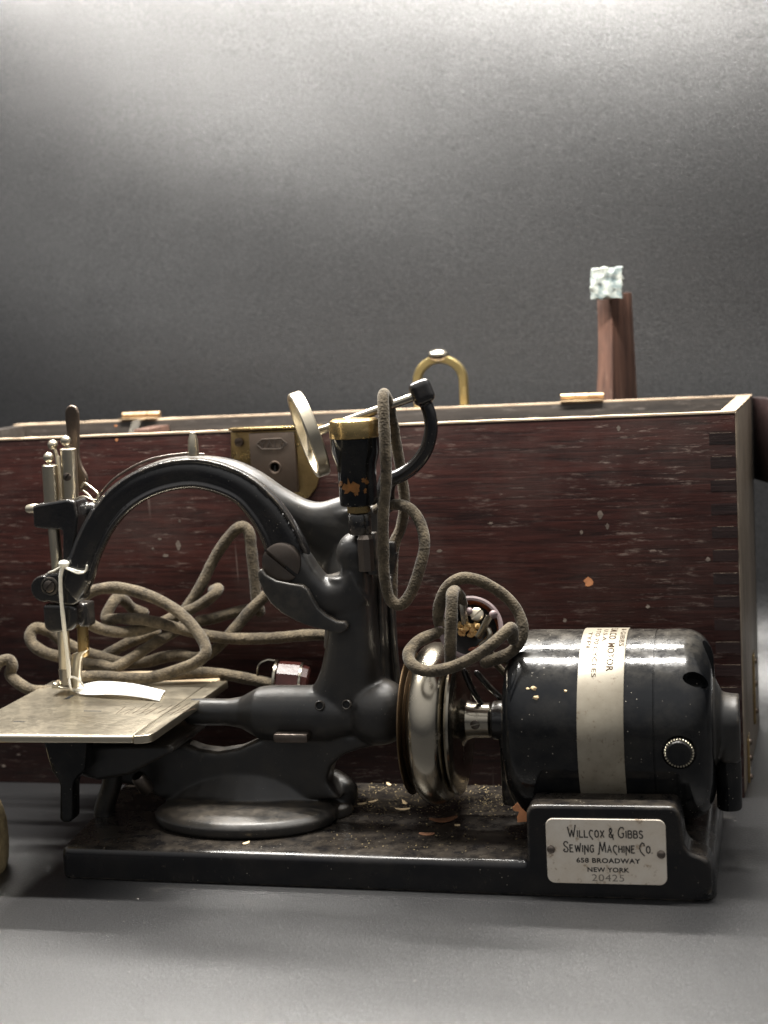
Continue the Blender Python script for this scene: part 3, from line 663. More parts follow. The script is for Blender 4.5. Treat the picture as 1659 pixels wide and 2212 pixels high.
    xo = (x1+0.62); obj('oil_cup', lathe([(0, 0), (0.05, 0.56), (0.15, 0.62), (2.65, 0.62), (2.65, 0)], (xo, YM-0.5, ZM-1.65-2.6), (0, 0, 1), 30), M['gloss'], sm)
    b2 = cast([lathe([(21.5, 0), (21.5, 0.92), (21.58, 1.0), (22.9, 1.1), (22.9, 0)], (0, YM, ZM+0.05), (1, 0, 0), 36), box(21.9, 23.2, YM-0.8, YM+0.8, ZM-1.4, ZM, 0.2)], 0.07, 4)
    obj('motor_bearing', b2, M['lacquer'], sm, ang=70)
    obj('oil_cup', lathe([(0, 0), (0.05, 0.5), (0.15, 0.56), (2.9, 0.56), (2.9, 0)], (22.5, YM-0.6, ZM-1.35-2.85), (0, 0, 1), 30), M['lacquer'], sm)
    return on
on_motor = motor()

# hand wheel
def wheel():
    ax = (1, 0, 0); o = (0, YM, ZM-0.12)
    rim = []
    for k in range(25):
        a = math.pi*2*k/24; rim.append((18.55+0.78*math.cos(a), 3.42+0.78*math.sin(a)))
    bm = bmesh.new(); seg = 96; rings = []
    tor = lathe([(18.62-0.94*math.cos(math.pi*k/20), 3.15+1.05*math.sin(math.pi*k/20)**0.8) for k in range(21)]+[(19.5, 2.4), (17.70, 2.4), (17.68, 3.1)], o, ax, 96)
    w = obj('hand_wheel', tor, M['nickel'], sm, ang=30, label='tarnished nickel handwheel')
    fl = lathe([(17.24, 0), (17.24, 3.60), (17.28, 3.70), (17.34, 3.72), (17.38, 3.64), (17.41, 3.1), (17.50, 3.05), (17.54, 3.4), (17.60, 3.5), (17.66, 3.4), (17.7, 0)], o, ax, 96)
    obj('belt_flange', fl, M['rust'], w, ang=30)
    gr = lathe([(19.3, 0), (19.3, 3.0), (19.62, 3.0), (19.62, 0)], o, ax, 80); obj('groove_ring', gr, M['lacquer'], w)
    inner = lathe([(19.60, 0), (19.60, 3.5), (19.66, 3.66), (19.78, 3.72), (19.88, 3.64), (19.96, 3.4), (20.0, 2.6), (20.02, 1.6), (20.03, 0)], o, ax, 96)
    obj('inner_disc', inner, M['nickel'], w, ang=30)
    hub = lathe([(19.95, 0), (19.95, 1.5), (20.08, 1.25), (20.24, 1.02), (20.5, 0.92), (21.40, 0.90), (21.47, 0.84), (21.47, 0)], (0, YM, ZM+0.05), ax, 48); obj('hub', hub, M['nickel'], w, ang=30)
    c = P(1027, 1566, YM-0.80); obj('set_screw', screw((c.x, YM-0.84, c.z+0.05), Vector((0, -1, -0.05)), 0.24, 0.14, 0.3), M['screw'], w)
wheel()

# frame: foot, web, bearing, column and rear arm melted into one casting
def frame():
    q = lambda Y: (lambda *pts: [(P(x, y, Y).x, P(x, y, Y).z) for x, y in pts])
    B = []
    fc = Z(530, 1751, 2.2); FC = fc
    B.append(lathe([(h*1.08, r*0.625) for h, r in ((0, 0), (0, 4.9), (0.2, 5.15), (0.55, 5.2), (0.80, 4.8), (0.95, 3.8), (1.05, 2.6), (1.05, 0))], (fc.x, fc.y, 1.62), (0, 0, 1), 64, 1.55))
    B.append(lathe([(0, 0), (0, 2.4), (0.5, 2.3), (1.0, 1.7), (1.4, 1.2), (1.4, 0)], (fc.x+0.8, fc.y+1.6, 1.62), (0, 0, 1), 48, 2.0))
    B.append(prism(q(5.6)((232, 1600), (392, 1606), (430, 1620), (470, 1625), (515, 1618), (552, 1602), (590, 1588), (830, 1588), (836, 1606), (780, 1616), (742, 1630), (716, 1655), (708, 1685), (722, 1705), (740, 1725), (345, 1722), (320, 1700), (262, 1690), (236, 1660)), 5.3, 6.9, 0.5, 4))
    B.append(loft([((400, 1640), (690, 1640)), ((370, 1680), (700, 1680)), ((352, 1715), (715, 1715))], 6.6, 2.2, 28, 4, 2.2, t1=4.2))
    B.append(lathe([(-0.0, 0), (0, 0.45), (0.5, 0.75), (1.1, 0.78), (2.6, 0.76), (3.4, 0.9), (4.4, 1.45), (5.2, 1.55), (8.4, 1.55), (9.4, 1.25), (10.4, 1.2), (10.4, 0)], (4.5, YM, ZM+0.35), (1, 0, 0), 36, 0.95))
    B.append(ball((15.5, YM, ZM+0.45), 1.76, 36, (1.0, 1, 1.0)))
    # rounded foot lip at the right
    B.append(tube([P(680, 1690, 8), P(718, 1698, 7.6), P(738, 1712, 7.2)], 0.95, 16, 4))
    # column
    col = [((712, 1240), (812, 1240)), ((708, 1300), (815, 1300)), ((710, 1360), (818, 1360)), ((704, 1410), (822, 1410)), ((692, 1455), (828, 1455)), ((672, 1492), (838, 1492)), ((660, 1520), (850, 1520))]
    B.append(loft(col, 6.4, 2.6, 24, 5, 2.6, t1=3.2))
    # rear buttress and rod guides on the right of the column
    B.append(loft([((800, 1235), (852, 1235)), ((802, 1330), (852, 1330)), ((806, 1410), (856, 1410)), ((812, 1500), (866, 1500))], 8.0, 2.2, 20, 5, 3.0))
    # front saddle with its U-shaped notch, and the boss of the tension post
    B.append(loft([((640, 1165), (612, 1268)), ((668, 1195), (640, 1290)), ((690, 1228), (668, 1312)), ((716, 1252), (712, 1330)), ((744, 1238), (770, 1330)), ((752, 1205), (806, 1300))], 5.9, 1.9, 24, 6, 2.8))
    B.append(ball(P(768, 1196, 5.9), 1.0, 28, (1.0, 1.0, 1.15)))
    B.append(loft([((738, 1190), (806, 1190)), ((738, 1230), (806, 1230)), ((730, 1300), (812, 1300))], 6.2, 2.2, 20, 4, 2.6))
    # rear arm of the frame: comes over the top behind the lever and sweeps down into the column
    B.append(loft([((300, 1012), (318, 1050)), ((360, 990), (368, 1040)), ((430, 984), (428, 1045)), ((500, 992), (488, 1060)), ((560, 1018), (536, 1095)), ((620, 1058), (580, 1140)), ((680, 1084), (640, 1190)), ((735, 1072), (708, 1240)), ((800, 1050), (770, 1290))], [8.0, 8.1, 8.2, 8.3, 8.5, 8.8, 9.1, 9.3, 9.3], 1.9, 24, 6, 2.4))
    B.append(loft([((700, 1110), (830, 1085)), ((700, 1180), (832, 1180)), ((705, 1300), (835, 1300)), ((700, 1400), (838, 1400))], [9.3, 9.2, 8.6, 8.0], 1.8, 20, 5, 2.6))
    return cast(B, 0.085, 9, 0.5)
fr = obj('frame', frame(), M['iron'], sm, ang=80, label='black cast frame with oval foot, bearing and column')
ROOT_FR = fr
# foot medallion, oil holes
c = Z(478, 1745, 2.75)
bm = lathe([(0, 0), (0, .68), (0.04, .72), (0.07, .68), (0.05, .62), (0.05, 0)], (c.x, c.y, 2.58), (0.0, -0.10, 1), 48, 1.9); obj('medallion', bm, M['steel'], fr)
for px, py in ((690, 1525), (748, 1523)):
    c = P(px, py, YM-1.58); cc = Vector((c.x, YM-1.50, c.z)); d = Vector((0, -1, 0.22))
    oh = obj('oil_hole', lathe([(0.03, 0.17), (0.10, 0.19), (0.12, 0.225), (0.08, 0.26), (-0.1, 0.26), (-0.1, 0.17)], cc, d, 24), M['iron'], fr)
    obj('oil_hole_core', lathe([(-0.1, 0), (-0.1, 0.175), (0.045, 0.175), (0.045, 0)], cc, d, 20), M['hole'], fr)
# rods beside the column
def rods():
    for (pts, r, Y, mt) in ((((800, 1210), (802, 1300), (798, 1400), (796, 1488)), 0.16, 6.0, 'lacquer'), (((822, 1230), (823, 1320), (824, 1410), (826, 1480)), 0.17, 6.6, 'iron'), (((843, 1250), (846, 1330), (852, 1410), (860, 1476)), 0.13, 7.2, 'iron'), (((786, 1250), (788, 1320), (786, 1400), (784, 1480)), 0.12, 5.4, 'iron')):
        obj('guide_rod', tube([P(x, y, Y) for x, y in pts], r, 12, 4), M[mt], sm)
    obj('adjuster_bracket', merge(obox(P(806, 1195, 5.6), (0.5, 0.6, 2.2), Matrix.Identity(3), 0.08), obox(P(842, 1190, 6.5), (0.7, 0.5, 1.0), Matrix.Identity(3), 0.15), obox(P(846, 1215, 6.5), (0.5, 0.4, 1.2), Matrix.Rotation(0.2, 3, 'Y'), 0.12)), M['iron'], sm)
rods()

# needle lever in front: a flat rounded bow from head to pivot
def lever():
    pr = [((134, 1238), (176, 1300)), ((150, 1205), (198, 1262)), ((172, 1150), (216, 1205)), ((205, 1092), (247, 1144)), ((252, 1042), (290, 1098)), ((320, 1005), (343, 1069)), ((400, 988), (404, 1056)), ((470, 996), (455, 1062)), ((540, 1026), (508, 1085)), ((598, 1075), (546, 1130)), ((640, 1132), (570, 1178)), ((668, 1190), (580, 1225)), ((668, 1245), (590, 1262))]
    B = [loft(pr, 5.9, 1.45, 28, 7, 2.5)]
    # raised bead along the inner edge
    bead = [P((a[0]*0.12+b[0]*0.88), (a[1]*0.12+b[1]*0.88), 5.25) for a, b in pr[1:-1]]
    B.append(tube(bead, 0.16, 10, 6))
    edge_ = [P((a[0]*0.9+b[0]*0.1), (a[1]*0.9+b[1]*0.1), 5.28) for a, b in pr[1:-1]]
    B.append(tube(edge_, 0.10, 10, 6))
    B.append(lathe([(0, 0), (0, 1.25), (0.7, 1.25), (0.9, 1.05), (0.9, 0)], P(622, 1213, 6.2), (0, -1, 0), 40))
    return cast(B, 0.07, 4, 0.5)
lv = obj('needle_lever', lever(), M['lacquer'], sm, ang=80, label='bowed black needle lever over the arch')
c = P(613, 1213, 5.35)
obj('pivot_screw', screw(Vector((c.x, 5.35, c.z)), (0, -1, 0), 1.04, 0.55, math.radians(-40), 0.09), M['screw'], lv)
q = lambda Y, pts: [(P(x, y, Y).x, P(x, y, Y).z) for x, y in pts]
obj('lever_tail', prism(q(4.9, ((560, 1233), (563, 1252), (572, 1275), (588, 1300), (612, 1322), (645, 1340), (680, 1353), (712, 1360), (735, 1366), (750, 1362), (756, 1350), (748, 1341), (730, 1340), (708, 1328), (690, 1312), (678, 1292), (668, 1272), (655, 1262), (630, 1258), (600, 1252), (578, 1240), (568, 1226))), 4.55, 5.25, 0.10, 3), M['iron'], lv)
c = P(403, 1029, 5.2); obj('oil_hole_core', lathe([(0, 0), (0, 0.2), (0.06, 0.2), (0.06, 0)], (c.x, 5.24, c.z), (0, -1, 0), 20), M['hole'], lv)
c = P(604, 1157, 5.15); obj('oil_hole_core', lathe([(0, 0), (0, 0.12), (0.06, 0.12), (0.06, 0)], (c.x, 5.22, c.z), (0, -1, 0), 20), M['hole'], lv)
a = P(418, 985, 6.2); b = P(416, 930, 6.2)
obj('thread_pin', lathe([(0, 0), (0, 0.30), (0.12, 0.30), (0.85, 0.26), (1.05, 0.2), (1.25, 0.16), (1.33, 0.0)], a, (b-a), 20), M['plate'], lv)

# head: guide block, posts, needle bar, presser bar
YH = 6.6
def head():
    s = sc(YH)
    hb = cast([prism(q(YH, ((85, 1088), (100, 1084), (160, 1074), (176, 1078), (182, 1110), (178, 1150), (168, 1210), (150, 1215), (150, 1140), (110, 1138), (88, 1135))), 5.7, 7.4, 0.12), tube([P(160, 1092, 7), P(178, 1110, 7.2), P(196, 1100, 7.2)], 0.42, 12, 4)], 0.06, 3)
    h = obj('head_block', hb, M['lacquer'], sm, ang=70)
    a, b = P(86, 1098, YH), P(52, 1100, YH); obj('thumb_pin', lathe([(0, .24), (.2, .27), (.6, .26), (.78, .2), (.86, 0)], a, b-a, 18), M['plate'], h)
    def post(name, x0, y0, x1, y1, r, Y, bx=None, by=None, br=12):
        A, B = P(x0, y0, Y), P(x1, y1, Y)
        o = obj(name, lathe([(0, 0), (0, r), ((B-A).length-0.05, r), ((B-A).length, r*0.85), ((B-A).length, 0)], A, B-A, 22), M['plate'], sm)
        if bx: obj('ball_tip', ball(P(bx, by, Y), br*s, 18), M['plate'], o)
        if bx: obj('tip_neck', tube([P(x1, y1+3, Y), P(bx, by, Y)], 0.12, 10, 2), M['plate'], o)
    post('needle_bar_top', 112, 1090, 107, 1004, 17*s, 6.2, 105, 988)
    post('presser_bar_top', 153, 1085, 147, 968, 18*s, 6.5, 142, 952)
    post('thread_post', 133, 1085, 124, 985, 6*s, 7.2, 114, 961)
    obj('bar_screw', screw(P(146, 1030, 6.1), (0, -1, 0), 0.22, 0.14, 0.9), M['screw'], sm)
    # presser lifter: flat curled lever
    lf = [((141, 888), (171, 890)), ((142, 910), (172, 910)), ((146, 945), (172, 945)), ((150, 985), (172, 980)), ((158, 1015), (178, 1005)), ((166, 1040), (190, 1030)), ((168, 1064), (189, 1060))]
    lb = loft(lf, 7.6, 0.28, 20, 6, 3.0); cp = P(156, 889, 7.6)
    obj('presser_lifter', cast([lb, lathe([(0, 0), (0, 14.6*s), (0.28, 14.6*s), (0.28, 0)], cp+Vector((0, 0.14, 0)), (0, -1, 0), 24)], 0.05, 2), M['steel'], sm, ang=60, label='flat brown steel presser lifter')
    obj('take_up_spring', tube([P(176, 1052, 6.4), P(182, 1044, 6.2), P(196, 1052, 6.0), P(212, 1068, 5.9), P(206, 1086, 6.0), P(192, 1070, 6.3), P(180, 1060, 6.4)], 0.06, 8, 6), M['plate'], sm)
    obj('thread_guide_wire', tube([P(164, 1078, 6), P(180, 1072, 5.9), P(200, 1080, 5.8), P(212, 1078, 6.0)], 0.045, 8, 6), M['plate'], sm)
    # strip spring along the top of the lever
    top = [(205, 1085), (250, 1036), (320, 998), (400, 984), (440, 986)]
    obj('top_spring', tube([P(x, y-4, 6.3) for x, y in top], 0.07, 8, 8), M['screw'], sm)
    # bars down to the plate
    A, B = P(116, 1136, 6.4), P(126, 1240, 6.4); obj('needle_bar', tube([A, B], 13.5*s, 18, 2, False), M['plate'], sm)
    # lower bracket: ear with screw, and guide block
    eb = cast([lathe([(0, 0), (0, 1.32*0.55), (0.9, 1.32*0.55), (0.9, 0)], P(108, 1266, 6.4), (0, -1, 0), 36), prism(q(6.0, ((106, 1238), (135, 1234), (180, 1225), (192, 1250), (188, 1290), (165, 1305), (140, 1302), (108, 1296))), 5.5, 6.5, 0.12)], 0.055, 3)
    e = obj('lower_bracket', eb, M['lacquer'], sm, ang=70)
    c = P(108, 1266, 5.5); obj('washer', lathe([(0, 0.3), (0, 0.52), (0.1, 0.5), (0.12, 0.40), (0.03, 0.36), (0.03, 0.3)], c, (0, -1, 0), 30), M['iron'], e)
    obj('bracket_screw', screw(c, (0, -1, 0), 0.33, 0.18, math.radians(45), 0.14), M['screw'], e)
    c = P(157, 1273, 5.49); obj('oil_hole_core', lathe([(0, 0), (0, 0.13), (0.03, 0.13), (0.03, 0)], c, (0, -1, 0), 16), M['hole'], e)
    gb = cast([prism(q(6.4, ((104, 1302), (112, 1299), (168, 1300), (180, 1310), (178, 1345), (165, 1358), (125, 1362), (108, 1352))), 5.6, 7.3, 0.2), box(P(175, 1320, 7).x-0.6, P(196, 1320, 7).x, 6.6, 7.6, P(190, 1352, 7).z, P(190, 1300, 7).z, 0.1)], 0.06, 3)
    obj('guide_block', gb, M['lacquer'], sm, ang=70)
    obj('link_collar', lathe([(0, 0), (0, 0.5), (0.5, 0.5), (0.5, 0)], P(152, 1304, 6.3), (0, 0, 1), 24), M['steel'], sm)
    A, B = P(136, 1355, 6.5), P(141, 1448, 7.2)
    obj('needle_bar', tube([A, B], 13.5*s, 18, 2, False), M['plate'], sm)
    obj('needle_clamp', lathe([(0, 0), (0, .38), (.9, .40), (.95, .3), (.95, 0)], P(144, 1478, 7.2), UP, 20), M['nickel'], sm)
    obj('needle', tube([P(146, 1470, 7.2), P(149, 1506, 7.2)], 0.06, 8, 2, False), M['nickel'], sm)
    A, B = P(178, 1350, 7.4), P(181, 1408, 7.4); obj('presser_bar', tube([A, B], 13*s, 18, 2, False), M['brass'], sm)
    ft = loft([((158, 1412), (194, 1402)), ((156, 1420), (180, 1418)), ((156, 1445), (176, 1445)), ((158, 1470), (174, 1470)), ((160, 1484), (172, 1484))], 7.3, 0.5, 16, 4, 3.4)
    obj('presser_foot', merge(ft, obox(P(142, 1481, 7.3), (1.15, 1.3, 0.16), Matrix.Rotation(0.1, 3, 'Y'), 0.06), obox(P(124, 1478, 7.0), (0.35, 0.7, 0.22), Matrix.Rotation(0.4, 3, 'Y'), 0.08)), M['plate'], sm)
head()

# cloth plate, slide and rear board
ZT = 8.0
def plates():
    a = Z(310, 1588, ZT); b = Z(492, 1471, ZT); xl = Z(0, 1530, ZT).x; yf = a.y-0.15; xr = b.x
    def rounded(pts, r):
        out = []; n = len(pts)
        for i, p in enumerate(pts):
            p = Vector(p); a_ = (Vector(pts[i-1])-p).normalized(); c_ = (Vector(pts[(i+1) % n])-p).normalized(); rr = r[i]
            for k in range(6):
                t = k/5; out.append(tuple((p+a_*rr)*(1-t)**2+p*2*t*(1-t)+(p+c_*rr)*t*t) if rr > 0.01 else tuple(p))
                if rr <= 0.01: break
        return out
    gap = xr-0.95
    bm = slab(rounded([(xl, yf-0.25), (gap-0.012, yf), (gap-0.012, b.y), (xl, b.y)], [0.6, 0.0, 0.0, 0.2]), ZT-0.42, ZT, 0.13, 3)
    cp = obj('cloth_plate', bm, M['plate'], sm, ang=40, label='worn nickel cloth plate')
    bm = slab(rounded([(gap+0.012, yf), (xr-0.05, yf+0.05), (xr, b.y), (gap+0.012, b.y)], [0.0, 0.75, 0.05, 0.0]), ZT-0.42, ZT-0.004, 0.13, 3)
    obj('slide_plate', bm, M['plate'], sm, ang=40)
    c = Z(500, 1449, ZT-0.15)
    bd_ = slab(rounded([(xl, b.y+0.15), (c.x, b.y+0.15), (c.x, b.y+2.9), (xl, b.y+2.9)], [0.1, 0.1, 0.7, 0.1]), ZT-0.62, ZT-0.12, 0.06)
    obj('rear_extension', bd_, M['board'], sm, label='pale wooden extension behind the cloth plate')
    for px, py, w in ((200, 1536, 0.5), (42, 1559, 0.32)):
        p = Z(px, py, ZT); obj('plate_slot', box(p.x-w, p.x+w, p.y-0.07, p.y+0.07, ZT-0.02, ZT+0.006), M['hole'], cp)
    p = Z(150, 1506, ZT); obj('needle_slot', box(p.x-0.12, p.x+0.12, p.y-0.5, p.y+0.5, ZT-0.02, ZT+0.007), M['hole'], cp)
    # engraved hatching
    hb = bmesh.new()
    for k in range(17):
        px = 250+k*9; p0 = Z(px, 1542+random.uniform(-3, 3), ZT); p1 = Z(px+random.uniform(22, 50), 1542-random.uniform(10, 26), ZT); d = (p1-p0).normalized(); n_ = Vector((-d.y, d.x, 0))*0.018
        vv = [hb.verts.new(Vector((w_.x, w_.y, ZT+0.003))) for w_ in (p0-n_, p0+n_, p1+n_, p1-n_)]; hb.faces.new(vv)
    rec(hb); obj('engraving', hb, M['brownink'], cp)
    # under the plate: looper housing, drop lever and bracket leg
    ub = cast([prism(q(4.5, ((180, 1598), (180, 1640), (196, 1662), (230, 1672), (300, 1660), (395, 1610), (392, 1596))), 3.2, 8.5, 0.3), box(xl+1.6, xr-1.2, 1.2, 8.8, ZT-1.0, ZT-0.43, 0.1)], 0.10, 3)
    obj('looper_housing', ub, M['iron'], sm, ang=70)
    dl = prism(q(2.4, ((102, 1590), (107, 1615), (112, 1634), (120, 1660), (133, 1678), (138, 1692), (137, 1762), (142, 1770), (158, 1771), (165, 1764), (165, 1694), (168, 1682), (178, 1670), (190, 1660), (196, 1590))), 1.9, 2.9, 0.14, 3)
    obj('drop_lever', dl, M['gloss'], sm, ang=40)
    leg = loft([((228, 1650), (268, 1650)), ((224, 1690), (262, 1690)), ((213, 1722), (252, 1722)), ((207, 1748), (244, 1752)), ((208, 1764), (250, 1768))], 5.4, 1.2, 16, 5, 3.4)
    obj('bracket_leg', leg, M['iron'], sm, ang=50)
    nb = lathe([(0, 0), (0, .42), (1.0, .40), (1.15, .3), (1.15, 0)], P(318, 1705, 4.6), (-0.2, -0.5, 0.75), 18); obj('stud', nb, M['screw'], sm)
    ob = obox(P(632, 1591, 4.3), (1.9, 0.9, 0.5), Matrix.Identity(3), 0.15); obj('shaft_clamp', ob, M['screw'], sm)
plates()

# tension cup and spool arm
def tension():
    o = P(775, 1091, 5.2); s = sc(5.2); t = P(775, 905, 5.2).z; o = Vector((o.x, 5.2, o.z)); Ht = P(764, 946, 5.2).z-o.z
    prof = [(0, 0), (0.0, 36*s), (0.06, 39*s), (0.25, 40.5*s), (1.3, 41*s), (1.75, 41.5*s), (2.1, 43.5*s), (2.45, 48*s), (2.75, 51.5*s), (3.0, 52.5*s), (Ht, 53*s), (Ht+0.02, 50*s), (Ht+0.02, 0)]
    tc = obj('tension_cup', lathe(prof, o, UP, 56), M['gloss'], sm, ang=25, label='black oil-cup shaped tension post with gold leaf decal')
    cp = lathe([(Ht+0.03, 0), (Ht+0.03, 53*s), (Ht+0.07, 54.5*s), (Ht+0.75, 54*s), (Ht+0.9, 51.5*s), (Ht+1.0, 46*s), (Ht+1.04, 0)], o, UP, 56); obj('brass_cap', cp, M['brass'], tc, ang=25)
    kn = [obox(o+Vector((54.3*s*math.cos(2*math.pi*k/44), 54.3*s*math.sin(2*math.pi*k/44), Ht+0.41)), (0.05, 0.06, 0.6), Matrix.Rotation(2*math.pi*k/44, 3, 'Z'), 0.015, 1) for k in range(44)]
    [b.free() for b in kn]
    # leaf decal wrapped on the waist
    def leaf(cx, cz, k, rotd, mt='gold'):
        bm = bmesh.new(); pts = [(0, 0), (.25, -.18), (.6, -.1), (.42, .1), (.78, .28), (.4, .32), (.35, .62), (.12, .45), (0, .95), (-.12, .45), (-.38, .6), (-.38, .3), (-.75, .24), (-.42, .08), (-.55, -.15), (-.22, -.15)]
        ra = math.radians(rotd); vs_ = []
        r = 41.7*s
        bm.faces.new([bm.verts.new((x, z, 0)) for x, z in pts]); bmesh.ops.triangulate(bm, faces=bm.faces)
        bmesh.ops.subdivide_edges(bm, edges=bm.edges[:], cuts=3, use_grid_fill=True)
        for v in bm.verts:
            x, z = v.co.x, v.co.y
            X = (x*math.cos(ra)-z*math.sin(ra))*k+cx; Zz = (x*math.sin(ra)+z*math.cos(ra))*k+cz; a = -math.pi/2+X/r
            v.co = o+Vector((r*math.cos(a), r*math.sin(a), Zz))
        rec(bm)
        obj('leaf_decal', bm, M[mt], tc)
    leaf(-0.15, 0.85, 0.72, 8); leaf(0.62, 1.25, 0.32, -30); leaf(-0.8, 1.1, 0.36, 35); leaf(0.68, 0.8, 0.2, 80); leaf(0.25, 0.75, 0.3, 70)
    obj('brass_nut', lathe([(-0.42, 0), (-0.42, 20*s), (-0.36, 26*s), (-0.02, 26*s), (0.0, 0)], o, UP, 6), M['brass'], tc, ang=20)
    obj('tension_stem', lathe([(-1.5, 0), (-1.5, 23*s), (-1.42, 24.5*s), (-0.55, 24.5*s), (-0.43, 21*s), (-0.43, 0)], o, UP, 30), M['lacquer'], tc)
    c = P(790, 1195, 4.9); obj('adjuster_shaft', lathe([(-0.9, 0), (-0.9, 0.42), (0.75, 0.42), (0.95, 0.3), (0.95, 0)], c, UP, 8), M['screw'], tc, ang=20)
    # curved arm, head block, rod, ring
    arm = [P(838, 1035, 6.8), P(862, 1028, 6.8), P(895, 1006, 6.8), P(920, 972, 6.8), P(931, 930, 6.8), P(928, 895, 6.8), P(918, 868, 6.8)]
    ar = cast([tube(arm, lambda t_: 0.40-0.06*t_, 16, 8), obox(P(911, 847, 6.6), (1.15, 1.15, 1.25), Matrix.Rotation(math.radians(-20), 3, 'Y') @ Matrix.Rotation(0.3, 3, 'Z'), 0.3, 3), tube([P(838, 1035, 6.8), P(832, 1060, 6.9), P(834, 1090, 7.4)], 0.5, 14, 4)], 0.055, 4)
    sa = obj('spool_arm', ar, M['lacquer'], sm, ang=70, label='curved black spool arm')
    A = P(896, 856, 6.4); B = P(672, 938, 5.0)
    obj('spool_rod', tube([A, A.lerp(B, .5), B], 9.5*sc(5.8), 18, 3, False), M['nickel'], sa)
    # ring on the end of the rod; its axis is the rod tipped towards the camera
    ax = (B-A).normalized(); toc = (CAM-B).normalized(); ax2 = (ax*math.cos(math.radians(9))+(toc-ax*toc.dot(ax)).normalized()*math.sin(math.radians(9))).normalized()
    c = P(667, 938, 5.0); R = 95*sc(5.0); u, v, d = frame_of(ax2)
    rg = lathe([(-0.30, R-0.30), (-0.32, R-0.05), (-0.25, R), (0.25, R), (0.32, R-0.05), (0.30, R-0.30), (-0.30, R-0.30)][:-1], c, ax2, 72)
    bm = bmesh.new(); seg = 72; rings = []
    prof = [(-0.31, R-0.26), (-0.33, R-0.06), (-0.26, R), (0.26, R), (0.33, R-0.06), (0.31, R-0.26)]
    rg.free()
    for h, r in prof: rings.append([bm.verts.new(c+d*h+u*(r*math.cos(2*math.pi*k/seg))+v*(r*math.sin(2*math.pi*k/seg))) for k in range(seg)])
    for i in range(6):
        A_, B_ = rings[i], rings[(i+1) % 6]
        for k in range(seg): bm.faces.new((A_[k], B_[k], B_[(k+1) % seg], A_[(k+1) % seg]))
    rec(bm); rr = obj('spool_ring', bm, M['plate'], sa, ang=30)
    sp = []
    for k in range(3):
        a = 2*math.pi*k/3+0.5; e = u*math.cos(a)+v*math.sin(a); sp.append(tube([c, c+e*(R-0.2)], 0.13, 10, 2, False))
    obj('ring_spokes', merge(*sp), M['plate'], rr)
tension()

